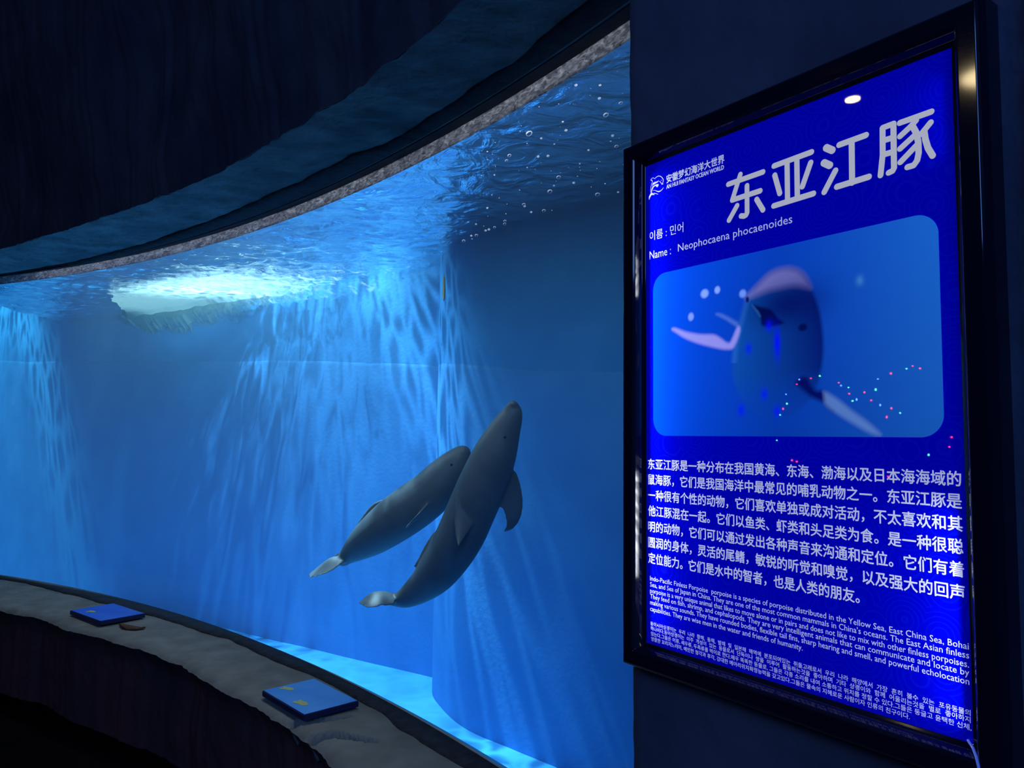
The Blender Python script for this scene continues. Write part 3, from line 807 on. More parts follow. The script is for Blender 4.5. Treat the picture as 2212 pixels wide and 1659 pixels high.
# ------------------------------------------------------------------ porpoises
def porpoise(body, fins, label, up_hint, eye):
    bm = bmesh.new()
    P = [Vector(b[:3]) for b in body]
    R = [b[3] for b in body]
    PP = catmull(P, 4)
    RR = []
    for i in range(len(P) - 1):
        for k in range(4):
            t = k / 4
            p0 = R[max(i - 1, 0)]; p1 = R[i]; p2 = R[i + 1]; p3 = R[min(i + 2, len(R) - 1)]
            RR.append(0.5 * ((2 * p1) + (p2 - p0) * t + (2 * p0 - 5 * p1 + 4 * p2 - p3) * t * t + (3 * p1 - p0 - 3 * p2 + p3) * t ** 3))
    RR.append(R[-1])
    NSEG = 36
    rings = []
    for i, p in enumerate(PP):
        a = PP[max(i - 1, 0)]; b = PP[min(i + 1, len(PP) - 1)]
        d = (b - a).normalized()
        side = d.cross(Vector((0, 1, 0))).normalized()
        dep = side.cross(d).normalized()
        ring_v = []
        f = i / (len(PP) - 1)
        kd = 1.0 - 0.25 * max(0, (f - 0.6) / 0.4)
        for k in range(NSEG):
            an = 2 * math.pi * k / NSEG
            ring_v.append(bm.verts.new(p + side * RR[i] * math.cos(an) + dep * RR[i] * kd * math.sin(an)))
        rings.append(ring_v)
    for i in range(len(rings) - 1):
        for k in range(NSEG):
            bm.faces.new((rings[i][k], rings[i][(k + 1) % NSEG], rings[i + 1][(k + 1) % NSEG], rings[i + 1][k]))
    bm.faces.new(rings[0][::-1]); bm.faces.new(rings[-1])
    for fin in fins:
        L = catmull([q[0] for q in fin], 4); T = catmull([q[1] for q in fin], 4)
        H = [h for i in range(len(fin) - 1) for h in [fin[i][2] + (fin[i + 1][2] - fin[i][2]) * k / 4 for k in range(4)]] + [fin[-1][2]]
        rr = []
        for i in range(len(L)):
            a, b, h = Vector(L[i]), Vector(T[i]), H[i]
            ax = Vector(L[min(i + 1, len(L) - 1)]) + Vector(T[min(i + 1, len(T) - 1)]) - Vector(L[max(i - 1, 0)]) - Vector(T[max(i - 1, 0)])
            nrm = ax.cross(b - a)
            nrm = nrm.normalized() if nrm.length > 1e-6 else Vector((0, 1, 0))
            c = (a + b) / 2; hw = (b - a) / 2
            r_ = []
            for k in range(16):
                an = 2 * math.pi * k / 16
                th = math.sin(an) * (0.75 + 0.25 * -math.cos(an))
                r_.append(bm.verts.new(c + hw * math.cos(an) + nrm * h * 0.5 * th))
            rr.append(r_)
        for i in range(len(rr) - 1):
            for k in range(16):
                bm.faces.new((rr[i][k], rr[i][(k + 1) % 16], rr[i + 1][(k + 1) % 16], rr[i + 1][k]))
        bm.faces.new(rr[0][::-1]); bm.faces.new(rr[-1])
    bmesh.ops.recalc_face_normals(bm, faces=bm.faces)
    o = bm_obj('porpoise', bm, M_skin, None, True)
    md = o.modifiers.new('fuse', 'REMESH'); md.mode = 'VOXEL'; md.voxel_size = 0.0062; md.use_smooth_shade = True
    ms = o.modifiers.new('soft', 'SMOOTH'); ms.iterations = 7; ms.factor = 0.5
    dg = bpy.context.evaluated_depsgraph_get()
    me = bpy.data.meshes.new_from_object(o.evaluated_get(dg))
    me.name = 'porpoise'
    me.polygons.foreach_set('use_smooth', [True] * len(me.polygons))
    o.modifiers.clear()
    c = P[len(P) // 2].copy()
    me.transform(Matrix.Translation(-c))
    if not me.materials:
        me.materials.append(M_skin)
    o.data = me
    o.location = c
    bpy.context.view_layer.update()
    ev = Vector(eye)
    ok, loc, nrm, _ = o.closest_point_on_mesh(ev - c)
    bm = bmesh.new()
    bmesh.ops.create_uvsphere(bm, u_segments=16, v_segments=10, radius=0.0075)
    bmesh.ops.translate(bm, verts=bm.verts, vec=loc - nrm * 0.003)
    bm_obj('eye', bm, M_eye, o, True)
    tag(o, label, 'porpoise', 'pair of porpoises swimming in the tank')
    return o


porpoise(BODY_NEAR, FINS_NEAR, 'grey finless porpoise swimming in front, head up, one flipper spread to the right', None, (-0.005, 3.6, 1.50))
porpoise(BODY_FAR, FINS_FAR, 'grey finless porpoise swimming behind on the left, its head hidden by the other', None, (-0.33, 4.05, 1.37))

# ------------------------------------------------------------------ bubbles on the inside of the pane
def bubble_ring_mesh(rx):
    bm = bmesh.new()
    NU, NV = 28, 8
    rv = []
    for i in range(NU):
        a = 2 * math.pi * i / NU
        th = 0.13 + 0.07 * math.sin(a)
        r_ = []
        for j in range(NV):
            b = 2 * math.pi * j / NV
            rr = 1 - th + th * math.cos(b)
            r_.append(bm.verts.new((rr * math.cos(a), th * 0.9 * math.sin(b), 0.52 * rr * math.sin(a) + 0.16 * rr * math.cos(a))))
        rv.append(r_)
    for i in range(NU):
        for j in range(NV):
            bm.faces.new((rv[i][j], rv[(i + 1) % NU][j], rv[(i + 1) % NU][(j + 1) % NV], rv[i][(j + 1) % NV]))
    bmesh.ops.recalc_face_normals(bm, faces=bm.faces)
    me = bpy.data.meshes.new('air_bubble')
    bm.to_mesh(me); bm.free()
    me.materials.append(M_bubble)
    me.polygons.foreach_set('use_smooth', [True] * len(me.polygons))
    return me


def bubble_dome_mesh():
    bm = bmesh.new()
    bmesh.ops.create_uvsphere(bm, u_segments=16, v_segments=10, radius=1.0)
    for w in bm.verts:
        w.co = Vector((w.co.x, w.co.y * 0.5, w.co.z * 0.55 + w.co.x * 0.15))
    me = bpy.data.meshes.new('air_bubble')
    bm.to_mesh(me); bm.free()
    me.materials.append(M_bubble)
    me.polygons.foreach_set('use_smooth', [True] * len(me.polygons))
    return me


ME_RING = bubble_ring_mesh(1)
ME_DOME = bubble_dome_mesh()
bub_src = None
for th, z, rmm in BUBBLES:
    big = rmm > 7.2
    o = bpy.data.objects.new('air_bubble', ME_RING if big else ME_DOME)
    COL.objects.link(o)
    s = rmm * 0.001 * (1.0 if big else 0.95)
    o.location = polar(th, RG + 0.0765 + s * 0.35, z)
    o.rotation_euler = (0, 0, math.radians(th + 90))
    o.scale = (s, s, s)
    if big:
        tag(o, 'large pale ring-shaped air bubble clinging to the glass in the upper right', 'bubble', 'large ring bubbles on the glass')
    else:
        tag(o, 'tiny white dot of an air bubble on the glass in the upper right', 'bubble', 'small bubbles on the glass')

# ------------------------------------------------------------------ foam churned up at the far wall
NF, MF = 190, 70
verts, cov = [], []
for i in range(NF):
    t = -0.9 + 4.3 * i / (NF - 1)
    for j in range(MF):
        f = j / (MF - 1)
        off = 0.03 + 2.3 * f
        tj = t + 0.16 * noise.noise(Vector((off * 3.0, 7, 0))) + 0.07 * noise.noise(Vector((off * 9.0, 3, 0)))
        p = back_pt(tj, ZW - 0.035, 0.03) + Vector((0.34, -0.94, 0)) * (off - 0.03)
        p.z += wave(p.x, p.y) * 0.9 - 0.10 * max(0, 1 - off / 0.3)
        verts.append(p)
        dense = 1 - max(0, min(1, (t - 0.3) / 2.6))
        solid = 1 - max(0, min(1, (off - 0.5 - 0.7 * dense) / 1.0))
        cov.append(-0.02 + 0.80 * solid * (0.30 + 0.70 * dense) + 0.12 * (1 - f) - 0.25 * max(0, f - 0.75) * 4)
foam = mesh_obj('foam', verts, grid_faces(NF, MF), M_foam, water, smooth=True)
at = foam.data.attributes.new('cover', 'FLOAT', 'POINT')
at.data.foreach_set('value', cov)
tag(foam, 'white foam on the water', kind='stuff')
# ragged plume hanging down the wall
verts, cov = [], []
NP, MP = 300, 24
for i in range(NP):
    t = -0.88 + 3.6 * i / (NP - 1)
    u = i / (NP - 1)
    depth = (0.20 + 0.16 * min(1, u * 5)) * (1 - 0.35 * u) + 0.07 * noise.noise(Vector((t * 3, 0, 0))) + 0.11 * max(0, noise.noise(Vector((t * 16, 4, 0))))
    for j in range(MP):
        f = j / (MP - 1)
        bulge = 0.05 + 0.10 * math.sin(math.pi * min(1, f * 1.1)) + 0.03 * noise.noise(Vector((t * 6, f * 3, 1)))
        p = back_pt(t, ZW + 0.03 - depth * f, bulge * (1 - 0.8 * f * f))
        verts.append(p)
        cov.append(0.95 - 0.5 * max(0, 1 - u * 14) * f - 0.75 * max(0, u - 0.3) - 0.45 * f * f * min(1, 0.3 + u * 3))
pl = mesh_obj('foam_plume', verts, grid_faces(NP, MP), M_foam, water, smooth=True)
at = pl.data.attributes.new('cover', 'FLOAT', 'POINT')
at.data.foreach_set('value', cov)
tag(pl, 'ragged white foam hanging below the waterline', kind='stuff')

# ------------------------------------------------------------------ hall
def quad(name, pts, mat):
    o = mesh_obj(name, pts, [(0, 1, 2, 3)], mat)
    return tag(o, kind='structure')


arc = [polar(th, RG - 0.25, 0) for th in range(30, 100, 2)]
tag(mesh_obj('floor', [Vector((4, -5, 0)), Vector((4, arc[0].y, 0))] + arc + [Vector((-14, arc[-1].y, 0)), Vector((-14, -5, 0))],
             [tuple(range(len(arc) + 4))], M_hfloor), kind='structure')
arc = [polar(th, RG - 0.3, 4.8) for th in range(30, 100, 2)]
tag(mesh_obj('ceiling', [Vector((4, -5, 4.8)), Vector((4, arc[0].y, 4.8))] + arc + [Vector((-14, arc[-1].y, 4.8)), Vector((-14, -5, 4.8))],
             [tuple(range(len(arc) + 4))[::-1]], M_hall), kind='structure')
quad('wall_rear', [(-14, -5, -0.2), (-14, -5, 5), (4, -5, 5), (4, -5, -0.2)], M_hall)
quad('wall_left', [(-14, -5, -0.2), (-14, 17, -0.2), (-14, 17, 7.6), (-14, -5, 7.6)], M_hall)

# pillar that carries the sign: wall plane just behind the sign
SA = 0.6299
SN = Vector((math.cos(SA), math.sin(SA), 0))      # into the wall
SD = Vector((math.sin(SA), -math.cos(SA), 0))     # to the right along the sign
SW, SH = 0.61647, 1.0
SO = Vector((0.6454, 1.0669, 1.084)) - SD * SW     # lower left corner of the printed sheet


def sp(u, v, o=0.0):
    """Point on the sign plane; o > 0 stands out towards the hall."""
    return SO + SD * u + Vector((0, 0, v)) - SN * o


def edge_u(v):
    u = -0.088 + 0.012 * (1.40 - v) / 1.66 * 1.0
    u += 0.004 * noise.noise(Vector((0, v * 6, 1))) + 0.003 * noise.noise(Vector((0, v * 17, 2)))
    if 0.22 < v < 0.62:
        u -= 0.010 * min(1, (v - 0.22) / 0.012, (0.62 - v) / 0.2)
    return u


verts = []
NV_, NU_ = 260, 90
for j in range(NV_):
    v_ = -1.2 + 5.0 * j / (NV_ - 1)
    e = edge_u(v_)
    row = [(e + 0.03, -0.5), (e + 0.012, -0.2), (e, -0.06), (e + 0.004, -0.036)]
    for k in range(NU_):
        u_ = e + 0.012 + (2.0 - e) * k / (NU_ - 1)
        o_ = -0.03
        lim = 0.705 + 0.012 * noise.noise(Vector((0, v_ * 5, 7))) + 0.010 * noise.noise(Vector((0, v_ * 13, 7)))
        if u_ > lim:
            o_ += min(0.03, (u_ - lim) * 1.5) + 0.012 * fbm((u_, v_, 0), 4)
        o_ += 0.0015 * fbm((u_, v_, 3), 9)
        row.append((u_, o_))
    for u_, o_ in row:
        verts.append(sp(u_, v_, o_))
M_pillar = rough_mat('pillar_paint', (0.075, 0.085, 0.13), (0.12, 0.13, 0.19), scale=3, rough=0.7, bump=0.35, bscale=14, spec=0.25, dist=0.02)
wp = tag(mesh_obj('wall_right', verts, grid_faces(NV_, NU_ + 4), M_pillar, smooth=True), kind='structure')
wp.data.materials.append(M_rock)
for p_ in wp.data.polygons:
    c_ = sum((wp.data.vertices[i].co for i in p_.vertices), Vector()) / len(p_.vertices)
    if (c_ - SO).dot(SD) > 0.712:
        p_.material_index = 1

# ------------------------------------------------------------------ backlit sign
sign = empty('lightbox_sign', SO + SD * (SW / 2), math.atan2(SD.y, SD.x))
tag(sign, 'glossy black framed lightbox sign with blue panel and white text, hung on the dark pillar', 'sign')
HW = SW / 2


def L(u, v, o=0.0):
    return Vector((u - HW, -o, v))


def sheet_material():
    k = Nodes('blue_backlit_sheet')
    tc = k.n('ShaderNodeTexCoord')
    vo = k.n('ShaderNodeTexVoronoi', i_Scale=15.0, i_Randomness=0.6)
    k.l(tc.outputs['Object'], vo.inputs['Vector'])
    sn = k.n('ShaderNodeMath', operation='MULTIPLY'); sn.inputs[1].default_value = 62.0
    k.l(vo.outputs['Distance'], sn.inputs[0])
    s2 = k.n('ShaderNodeMath', operation='SINE')
    k.l(sn.outputs[0], s2.inputs[0])
    mr = k.n('ShaderNodeMapRange')
    mr.inputs['From Min'].default_value = 0.55; mr.inputs['From Max'].default_value = 1.0
    k.l(s2.outputs[0], mr.inputs['Value'])
    mx = k.n('ShaderNodeMix', data_type='RGBA')
    mx.inputs[6].default_value = (0.0003, 0.001, 0.62, 1)
    mx.inputs[7].default_value = (0.0008, 0.0045, 0.645, 1)
    k.l(mr.outputs[0], mx.inputs[0])
    p = k.n('ShaderNodeBsdfPrincipled', i_Roughness=0.012)
    p.inputs['Specular IOR Level'].default_value = 0.5
    k.l(mx.outputs[2], p.inputs['Base Color'])
    k.l(mx.outputs[2], p.inputs['Emission Color'])
    p.inputs['Emission Strength'].default_value = 0.29
    n2 = k.n('ShaderNodeTexNoise', i_Scale=6.0, i_Detail=2)
    k.l(tc.outputs['Object'], n2.inputs['Vector'])
    b = k.n('ShaderNodeBump', i_Strength=0.04, i_Distance=0.004)
    k.l(n2.outputs['Fac'], b.inputs['Height'])
    k.l(b.outputs[0], p.inputs['Normal'])
    return k.surf(p.outputs[0])


M_sheet = sheet_material()
M_text = plain('backlit_white_print', (0.62, 0.64, 0.70), 0.25, 0.4, (0.56, 0.60, 0.82), 0.52)
M_logo = plain('backlit_logo_print', (0, 0, 0), 0.25, 0.3, (0.75, 0.78, 1.0), 1.0)
M_title = plain('backlit_title_print', (0, 0, 0), 0.25, 0.3, (0.36, 0.385, 0.50), 1.0)
M_frame = plain('glossy_black_frame', (0.006, 0.008, 0.022), 0.06, 0.5)
M_lip = plain('black_inner_lip', (0.004, 0.004, 0.008), 0.35, 0.4)

# printed sheet (a thin slab)
bm = bmesh.new()
bmesh.ops.create_cube(bm, size=1)
for w in bm.verts:
    w.co = Vector((w.co.x * (SW + 0.02), 0.002 + w.co.y * 0.004, 0.5 + w.co.z * 1.02))
bm_obj('printed_panel', bm, M_sheet, sign)

# frame: moulded profile mitred at the corners  (distance from the sheet edge, stand-out)
PROF = [(0.0, -0.006), (0.0, 0.001), (0.004, 0.003), (0.0075, 0.005), (0.0095, 0.011), (0.013, 0.020), (0.016, 0.0235), (0.018, 0.0250), (0.042, 0.0250), (0.047, 0.021), (0.052, 0.012), (0.052, -0.03), (0.0, -0.03)]
bm = bmesh.new()
cs = [(0, 0, -1, -1), (SW, 0, 1, -1), (SW, 1, 1, 1), (0, 1, -1, 1)]
rv = [[bm.verts.new(L(x + sx * d, y + sy * d, o)) for d, o in PROF] for x, y, sx, sy in cs]
for i in range(4):
    for k in range(len(PROF)):
        k2 = (k + 1) % len(PROF)
        bm.faces.new((rv[i][k], rv[i][k2], rv[(i + 1) % 4][k2], rv[(i + 1) % 4][k]))
fr = bm_obj('frame', bm, M_frame, sign)
bv = fr.modifiers.new('edge', 'BEVEL'); bv.width = 0.001; bv.segments = 2; bv.limit_method = 'ANGLE'; bv.angle_limit = 0.3
# loose strip of the sheet and cable end at the lower right corner
cpts = [(SW - 0.006, 0.004, 0.003), (SW + 0.004, -0.001, 0.012), (SW + 0.011, -0.008, 0.020), (SW + 0.016, -0.017, 0.026), (SW + 0.018, -0.026, 0.028)]
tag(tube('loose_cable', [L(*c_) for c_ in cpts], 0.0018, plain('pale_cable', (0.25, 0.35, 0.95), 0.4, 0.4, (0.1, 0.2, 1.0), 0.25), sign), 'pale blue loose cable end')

# rounded picture
PX0, PX1, PY0, PY1, PR = 0.0205, 0.5908, 0.4235, 0.7600, 0.034


def sd_poly(P, X, Y):
    d = np.full(X.shape, 1e9); s = np.ones(X.shape)
    P = [(q.x, q.y) for q in catmull([(*P[-1], 0)] + [(*q, 0) for q in P] + [(*P[0], 0), (*P[1], 0)], 3)[3:-6]] if len(P) > 4 else P
    n_ = len(P)
    for i in range(n_):
        ax, ay = P[i]; bx, by = P[i - 1]
        ex, ey = bx - ax, by - ay
        wx, wy = X - ax, Y - ay
        t = np.clip((wx * ex + wy * ey) / (ex * ex + ey * ey), 0, 1)
        d = np.minimum(d, (wx - ex * t) ** 2 + (wy - ey * t) ** 2)
        c1 = Y >= ay; c2 = Y < by; c3 = ex * wy > ey * wx
        s = np.where((c1 & c2 & c3) | (~c1 & ~c2 & ~c3), -s, s)
    return s * np.sqrt(d)


def srgb(r, g, b):
    c_ = np.array([r, g, b]) / 255.0
    return np.where(c_ <= 0.04045, c_ / 12.92, ((c_ + 0.055) / 1.055) ** 2.4)


def picture_mesh():
    nu, nv = 330, 200
    us = np.linspace(PX0, PX1, nu); vs = np.linspace(PY0, PY1, nv)
    X, Y = np.meshgrid(us, vs, indexing='ij')
    # pull the border in to the rounded outline
    qx = np.clip(X, PX0 + PR, PX1 - PR); qy = np.clip(Y, PY0 + PR, PY1 - PR)
    dx, dy = X - qx, Y - qy
    m_ = np.maximum(np.abs(dx), np.abs(dy)); l_ = np.sqrt(dx * dx + dy * dy)
    f_ = np.where(l_ > 1e-9, m_ / np.maximum(l_, 1e-9), 1)
    X2 = qx + dx * f_; Y2 = qy + dy * f_
    u = (X2 - PX0) / (PX1 - PX0); w = (Y2 - PY0) / (PY1 - PY0)
    a, b, c_ = srgb(3, 72, 215), srgb(6, 58, 165), srgb(24, 92, 180)
    t1 = np.clip(u / 0.5, 0, 1)[..., None]; t2 = np.clip((u - 0.5) / 0.5, 0, 1)[..., None] ** 1.5
    col = (a * (1 - t1) + b * t1) * (1 - t2) + c_ * t2
    col = col * (0.9 + 0.25 * np.clip(w, 0, 1)[..., None])

    def lay(mask, rgb, op=1.0):
        nonlocal col
        mk = (np.clip(mask, 0, 1) * op)[..., None]
        col = col * (1 - mk) + (rgb if rgb.ndim == 3 else rgb[None, None, :]) * mk

    def soft(P, wd):
        return np.clip(0.5 - sd_poly(P, X2, Y2) / wd, 0, 1)

    lay(soft(PIC['tl'], 0.006), srgb(70, 110, 200), 0.9)
    bx = np.clip((X2 - 0.22) / 0.18, 0, 1)[..., None]
    by = np.clip((Y2 - 0.455) / 0.26, 0, 1)[..., None]
    bodyc = srgb(12, 78, 165) * (1 - bx) + srgb(3, 16, 92) * bx
    bodyc = bodyc * (1 - 0.35 * (1 - by)) + srgb(8, 55, 150) * (0.35 * (1 - by))
    sdb = sd_poly(PIC['body'], X2, Y2)
    fade = np.clip((Y2 - 0.44) / 0.10, 0.35, 1)
    lay(np.clip(0.5 - sdb / 0.008, 0, 1) * fade, bodyc)
    lay(np.clip(1 - np.abs(sdb + 0.004) / 0.010, 0, 1) * (X2 < 0.27) * (Y2 > 0.56), srgb(40, 105, 200), 0.5)
    capc = srgb(120, 118, 185) * (1 - bx) + srgb(95, 98, 165) * bx
    lay(soft(PIC['cap'], 0.016), capc, 0.95)
    dk = np.exp(-(((X2 - 0.335) / 0.07) ** 2 + ((Y2 - 0.655) / 0.035) ** 2))
    lay(dk, srgb(2, 10, 88), 0.8)
    lay(soft(PIC['mouth'], 0.006), srgb(2, 8, 70), 0.95)
    lp = PIC['mouth'][0:1] + PIC['mouth'][7:8] + [(0.2775, 0.648)]
    lay(soft(lp, 0.006), srgb(60, 120, 190), 0.6)
    lay(soft(PIC['fl'], 0.007), srgb(140, 140, 222))
    lay(soft(PIC['rd'], 0.009), srgb(2, 14, 90))
    lay(soft(PIC['rl'], 0.009), srgb(86, 122, 185), 0.9)
    S = PIC['spots']
    def blob(c0, rx, ry, rgb, op, p=2):
        lay(np.clip(1.35 - (((X2 - c0[0]) / rx) ** 2 + ((Y2 - c0[1]) / ry) ** 2), 0, 1) if p == 2 else np.exp(-(((X2 - c0[0]) / rx) ** 2 + ((Y2 - c0[1]) / ry) ** 2)), rgb, op)
    blob(S[0], 0.004, 0.006, srgb(3, 12, 80), 0.95)
    blob(S[1], 0.009, 0.007, srgb(2, 8, 70), 0.9)
    blob(S[2], 0.0100, 0.0090, srgb(130, 165, 240), 0.95)
    blob(S[3], 0.0070, 0.0075, srgb(130, 165, 240), 0.95)
    blob(S[4], 0.0080, 0.0080, srgb(110, 150, 235), 0.9)
    blob(S[5], 0.0075, 0.0085, srgb(120, 150, 240), 0.95)
    blob(S[6], 0.006, 0.008, srgb(60, 130, 190), 0.7, 1)
    blob((S[7][0], 0.588), 0.0065, 0.026, srgb(4, 10, 240), 0.9, 1)
    for q in S[9:]:
        blob(q, 0.007, 0.010, srgb(4, 14, 235), 0.75, 1)
    col = np.clip(col, 0, 1)
    me = bpy.data.meshes.new('picture')
    V = np.stack([X2 - HW, np.full(X2.shape, -0.0006), Y2], -1).reshape(-1, 3)
    me.from_pydata(V.tolist(), [], grid_faces(nu, nv))
    ca = me.color_attributes.new('print', 'FLOAT_COLOR', 'POINT')
    full = np.ones((nu * nv, 4), dtype=np.float32); full[:, :3] = col.reshape(-1, 3)
    ca.data.foreach_set('color', full.ravel())
    return me


def picture_material():
    k = Nodes('printed_photograph')
    at_ = k.n('ShaderNodeAttribute', attribute_name='print')
    p = k.n('ShaderNodeBsdfPrincipled', i_Roughness=0.012)
    p.inputs['Specular IOR Level'].default_value = 0.5
    k.l(at_.outputs['Color'], p.inputs['Base Color'])
    k.l(at_.outputs['Color'], p.inputs['Emission Color'])
    p.inputs['Emission Strength'].default_value = 0.85
    return k.surf(p.outputs[0])


pic = bpy.data.objects.new('picture', picture_mesh())
pic.data.materials.append(picture_material())
COL.objects.link(pic)
pic.parent = sign
tag(pic, 'printed picture of a porpoise in blue water')


def stroke_fan(bm, pts, radii, o):
    """Round-ended stroke through pts, as flat overlapping discs and quads."""
    def disc(p, r):
        vs_ = [bm.verts.new(L(p[0] + r * math.cos(a), p[1] + r * math.sin(a), o)) for a in [2 * math.pi * k / 20 for k in range(20)]]
        bm.faces.new(vs_)
    for i in range(len(pts) - 1):
        (x0, y0), (x1, y1) = pts[i], pts[i + 1]
        r0, r1 = radii[i], radii[i + 1]
        d = math.hypot(x1 - x0, y1 - y0)
        nx, ny = -(y1 - y0) / d, (x1 - x0) / d
        bm.faces.new([bm.verts.new(L(x0 - nx * r0, y0 - ny * r0, o)), bm.verts.new(L(x1 - nx * r1, y1 - ny * r1, o)),
                      bm.verts.new(L(x1 + nx * r1, y1 + ny * r1, o)), bm.verts.new(L(x0 + nx * r0, y0 + ny * r0, o))])
    for p, r in zip(pts, radii):
        disc(p, r)


bm = bmesh.new()
for i, st in enumerate(TITLE):
    r_ = 0.0062 if i in (11, 12) else (0.0051 if i < 17 else 0.0047)
    stroke_fan(bm, st, [r_] * len(st), 0.0006)
bm_obj('title_lettering', bm, M_title, sign)
bm = bmesh.new()
for ln in LOGO_LINES:
    stroke_fan(bm, [(q[0], q[1]) for q in ln], [max(0.0004, q[2] * 0.000062) for q in ln], 0.0006)
for sh in LOGO_SHAPES:
    bm.faces.new([bm.verts.new(L(u_, v_, 0.0006)) for u_, v_ in sh])
bmesh.ops.triangulate(bm, faces=[f for f in bm.faces if len(f.verts) > 4 and len(f.verts) != 20])
bm_obj('dolphin_logo', bm, M_logo, sign)


def text_mesh(body, bold=0.0):
    cu = bpy.data.curves.new('text', 'FONT')
    cu.body = body; cu.size = 1.0; cu.offset = bold; cu.resolution_u = 2
    ob = bpy.data.objects.new('text', cu)
    COL.objects.link(ob)
    bpy.context.view_layer.update()
    me = bpy.data.meshes.new_from_object(ob.evaluated_get(bpy.context.evaluated_depsgraph_get()))
    bpy.data.objects.remove(ob); bpy.data.curves.remove(cu)
    v_ = np.empty(len(me.vertices) * 3); me.vertices.foreach_get('co', v_)
    fs = [tuple(p.vertices) for p in me.polygons]
    bpy.data.meshes.remove(me)
    return v_.reshape(-1, 3), fs


REF = {}
def text_block(name, lines, ref, bold=0.0):
    """lines: (text, u0, u1, v_base, height); height is that of the reference glyph."""
    if ref not in REF:
        r_, _ = text_mesh(ref)
        REF[ref] = (r_[:, 1].min(), r_[:, 1].max())
    lo_, hi_ = REF[ref]
    if ref == 'H': lo_ = 0.0
    V, Fc = [], []
    for body, u0, u1, vb, h in lines:
        v_, fs = text_mesh(body)
        x0, x1 = v_[:, 0].min(), v_[:, 0].max()
        for k, (du, dv) in enumerate([(0, 0), (bold, 0), (-bold, 0), (0, bold), (0, -bold)] if bold else [(0, 0)]):
            base = len(V)
            for x, y, _z in v_:
                V.append(L(u0 + (x - x0) / (x1 - x0) * (u1 - u0) + du, vb + (y - lo_) / (hi_ - lo_) * h + dv, 0.0006 + 0.00001 * k))
            Fc += [tuple(i + base for i in f) for f in fs]
    return mesh_obj(name, V, Fc, M_text, sign)


CN = ['东亚江豚是一种分布在我国黄海、东海、渤海以及日本海海域的', '鼠海豚，它们是我国海洋中最常见的哺乳动物之一。东亚江豚是',
      '一种很有个性的动物，它们喜欢单独或成对活动，不太喜欢和其', '他江豚混在一起。它们以鱼类、虾类和头足类为食。是一种很聪',
      '明的动物，它们可以通过发出各种声音来沟通和定位。它们有着', '圆润的身体，灵活的尾鳍，敏锐的听觉和嗅觉，以及强大的回声',
      '定位能力。它们是水中的智者，也是人类的朋友。']
text_block('chinese_description', [(t, 0.0055 if i else 0.005, (0.6112 if i < 6 else 0.4569), 0.3545 - 0.0321 * i - (0.0005 if i == 0 else 0), 0.0205) for i, t in enumerate(CN)], '国', 0.00035)
EN = [('Indo-Pacific Finless Porpoise  porpoise is a species of porpoise distributed in the Yellow Sea, East China Sea, Bohai', 0.6145, 0.1274),
      ('Sea, and Sea of Japan in China. They are one of the most common mammals in China\'s oceans. The East Asian finless', 0.6145, 0.1150),
      ('porpoise is a very unique animal that likes to move alone or in pairs and does not like to mix with other finless porpoises.', 0.614, 0.1026),
      ('They feed on fish, shrimp, and cephalopods. They are very intelligent animals that can communicate and locate by', 0.614, 0.0912),
      ('making various sounds. They have rounded bodies, flexible tail fins, sharp hearing and smell, and powerful echolocation', 0.6137, 0.0790),
      ('capabilities. They are wise men in the water and friends of humanity.', 0.3558, 0.0662)]
text_block('english_description', [(t, 0.0105, u1, vb, 0.0092) for t, u1, vb in EN], 'H', 0.0)
KR = [('동아시아상괭이는  우리  나라  황해,  동해,  발해  및  일본해  해역에  분포되여있는  쥐돌고래로서  우리  나라  해양에서  가장  흔히  볼수  있는  포유동물의', 0.614, 0.0368),
      ('하나이다.동아상괭이는  아주  개성이  있는  동물로서  단독이나  쌍을  이루어  활동하는것을  좋아하며  기타  상괭이와  함께  어울리는것을  별로  좋아하지', 0.6137, 0.0273),
      ('않는다.그들은 어류, 새우류, 두족류를 먹이로 한다.매우 똑똑한 동물로, 그들은 각종 소리를 내여 소통하고 위치를 정할 수 있다.그들은 둥글고 윤택한 신체,', 0.6146, 0.0170),
      ('영활한 꼬리지느러미, 예민한 청각과 후각, 강대한 메아리위치확정능력을 갖고있다.그들은 물속의 지혜로운 사람이자 인류의 친구이다.', 0.5302, 0.0066)]
text_block('korean_description', [(t, 0.0113 + 0.0006 * i, u1, vb, 0.0080) for i, (t, u1, vb) in enumerate(KR)], '동', 0.0)
text_block('korean_name', [('이름 : 민어', 0.011, 0.1032, 0.8345, 0.0195)], '동', 0.0)
text_block('latin_name', [('Name :', 0.0109, 0.070, 0.7955, 0.0170), ('Neophocaena phocaenoides', 0.0888, 0.3491, 0.7970, 0.0152)], 'H', 0.0)
text_block('chinese_logotype', [('安徽梦幻海洋大世界', 0.0586, 0.2055, 0.9470, 0.0165)], '国', 0.0004)
text_block('english_logotype', [('AN HUI FANTASY OCEAN WORLD', 0.0585, 0.2043, 0.9352, 0.0085)], 'H', 0.0003)

# the lightbox's LED strips, set in the inner lip of the frame
def led(u, v, ln, vert, energy, aim):
    d = bpy.data.lights.new('edge_led', 'AREA')
    d.shape = 'RECTANGLE'; d.size = ln; d.size_y = 0.004; d.spread = math.radians(84)
    d.energy = energy; d.color = (0.85, 0.9, 1.0)
    o = bpy.data.objects.new('edge_led', d)
    COL.objects.link(o)
    o.parent = sign
    z_ = (L(u, v, 0.0165) - L(*aim)).normalized()        # lamp shines along -z
    x_ = Vector((0, 0, 1)) if vert else Vector((1, 0, 0))
    y_ = z_.cross(x_).normalized()
    x_ = y_.cross(z_).normalized()
    M_ = Matrix((x_, y_, z_)).transposed().to_4x4()
    M_.translation = L(u, v, 0.0165)
    o.matrix_local = M_
    return o


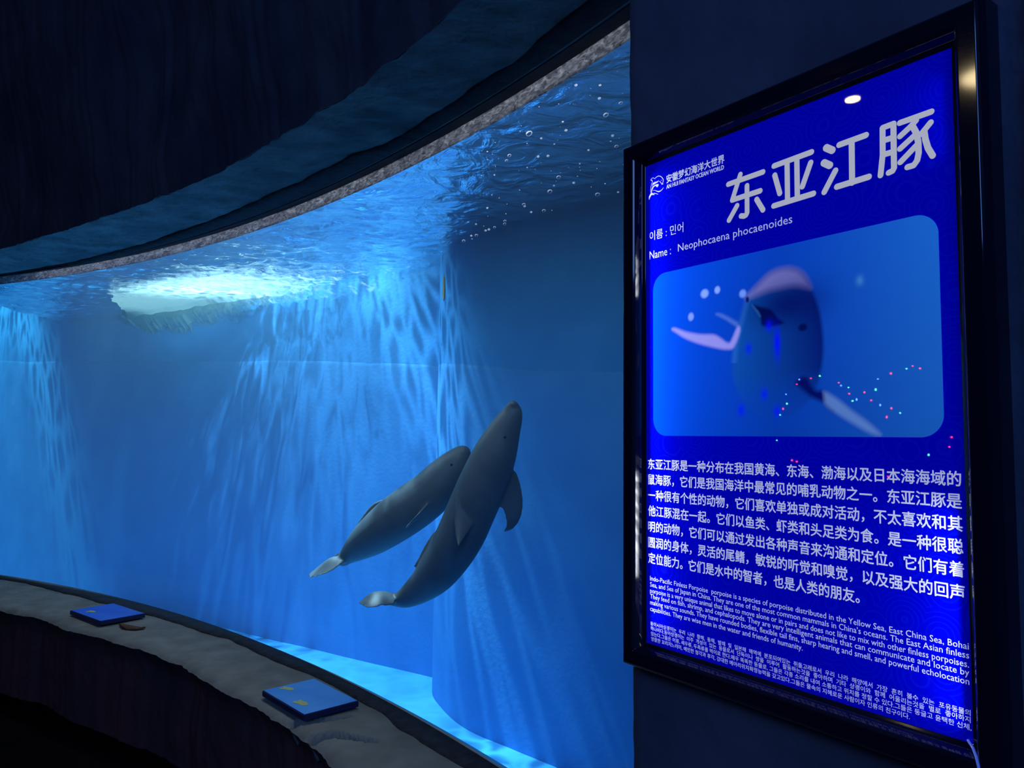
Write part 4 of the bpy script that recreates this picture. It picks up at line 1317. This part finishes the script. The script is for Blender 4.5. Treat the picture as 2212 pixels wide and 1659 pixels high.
led(-0.009, 0.5, 0.94, True, 0.8, (0.25, 0.5, 0.012))
led(SW + 0.009, 0.17, 0.30, True, 0.22, (SW - 0.25, 0.17, 0.012))
led(SW + 0.009, 0.90, 0.12, True, 0.02, (SW - 0.25, 0.90, 0.012))

# ------------------------------------------------------------------ lamps of the hall, mirrored in the sign
def refl_bulbs():
    root = empty('fairy_lights', (-2.4, 0.8, 1.7))
    cols = {'r': (1.0, 0.03, 0.06), 'g': (0.1, 1.0, 0.35), 'b': (0.08, 0.25, 1.0)}
    ms_ = {c_: plain('fairy_bulb_' + n_, (0.1, 0.1, 0.1), 0.4, 0.3, cols[c_], 60.0) for c_, n_ in (('r', 'red'), ('g', 'green'), ('b', 'blue'))}
    src = {}
    for c_ in cols:
        bm_ = bmesh.new()
        bmesh.ops.create_uvsphere(bm_, u_segments=8, v_segments=6, radius=0.0042)
        me = bpy.data.meshes.new('bulb'); bm_.to_mesh(me); bm_.free()
        me.materials.append(ms_[c_]); src[c_] = me
    pts = []
    for x, y, z, c_ in FAIRY:
        o = bpy.data.objects.new('bulb', src[c_]); COL.objects.link(o); o.parent = root
        o.location = (x + 2.4, y - 0.8, z - 1.7)
        o.scale = (1, 1, 0.7 + 0.9 * random.random())
        pts.append(o.location.copy())
    pts.sort(key=lambda p: (p.y, p.z))
    tube('wire', [Vector((p.x - 0.004, p.y, p.z)) for p in pts], 0.0012, M_lip, root)
    tag(root, 'string of red, green and blue fairy lights, seen as dots mirrored in the sign', 'fairy lights')


refl_bulbs()


def downlight(loc, label, aim, energy, rad):
    root = empty('ceiling_light', loc)
    bm_ = bmesh.new()
    bmesh.ops.create_cone(bm_, cap_ends=True, segments=24, radius1=rad * 1.25, radius2=rad * 1.25, depth=0.10)
    bmesh.ops.translate(bm_, verts=bm_.verts, vec=(0, 0, 0.055))
    bm_obj('housing', bm_, M_lip, root)
    bm_ = bmesh.new()
    bmesh.ops.create_cone(bm_, cap_ends=True, segments=24, radius1=rad, radius2=rad, depth=0.01)
    bm_obj('lens', bm_, plain('warm_lens', (0.2, 0.2, 0.2), 0.4, 0.3, (1.0, 0.78, 0.42), energy), root)
    tag(root, label, 'ceiling light', 'warm downlights of the hall')


downlight((-5.56, 0.42, 4.70), 'warm downlight under the hall ceiling, mirrored at the top of the blue panel', None, 30, 0.07)
downlight((-5.36, -0.62, 4.66), 'warm downlight under the hall ceiling, mirrored in the right side of the sign frame', None, 30, 0.17)
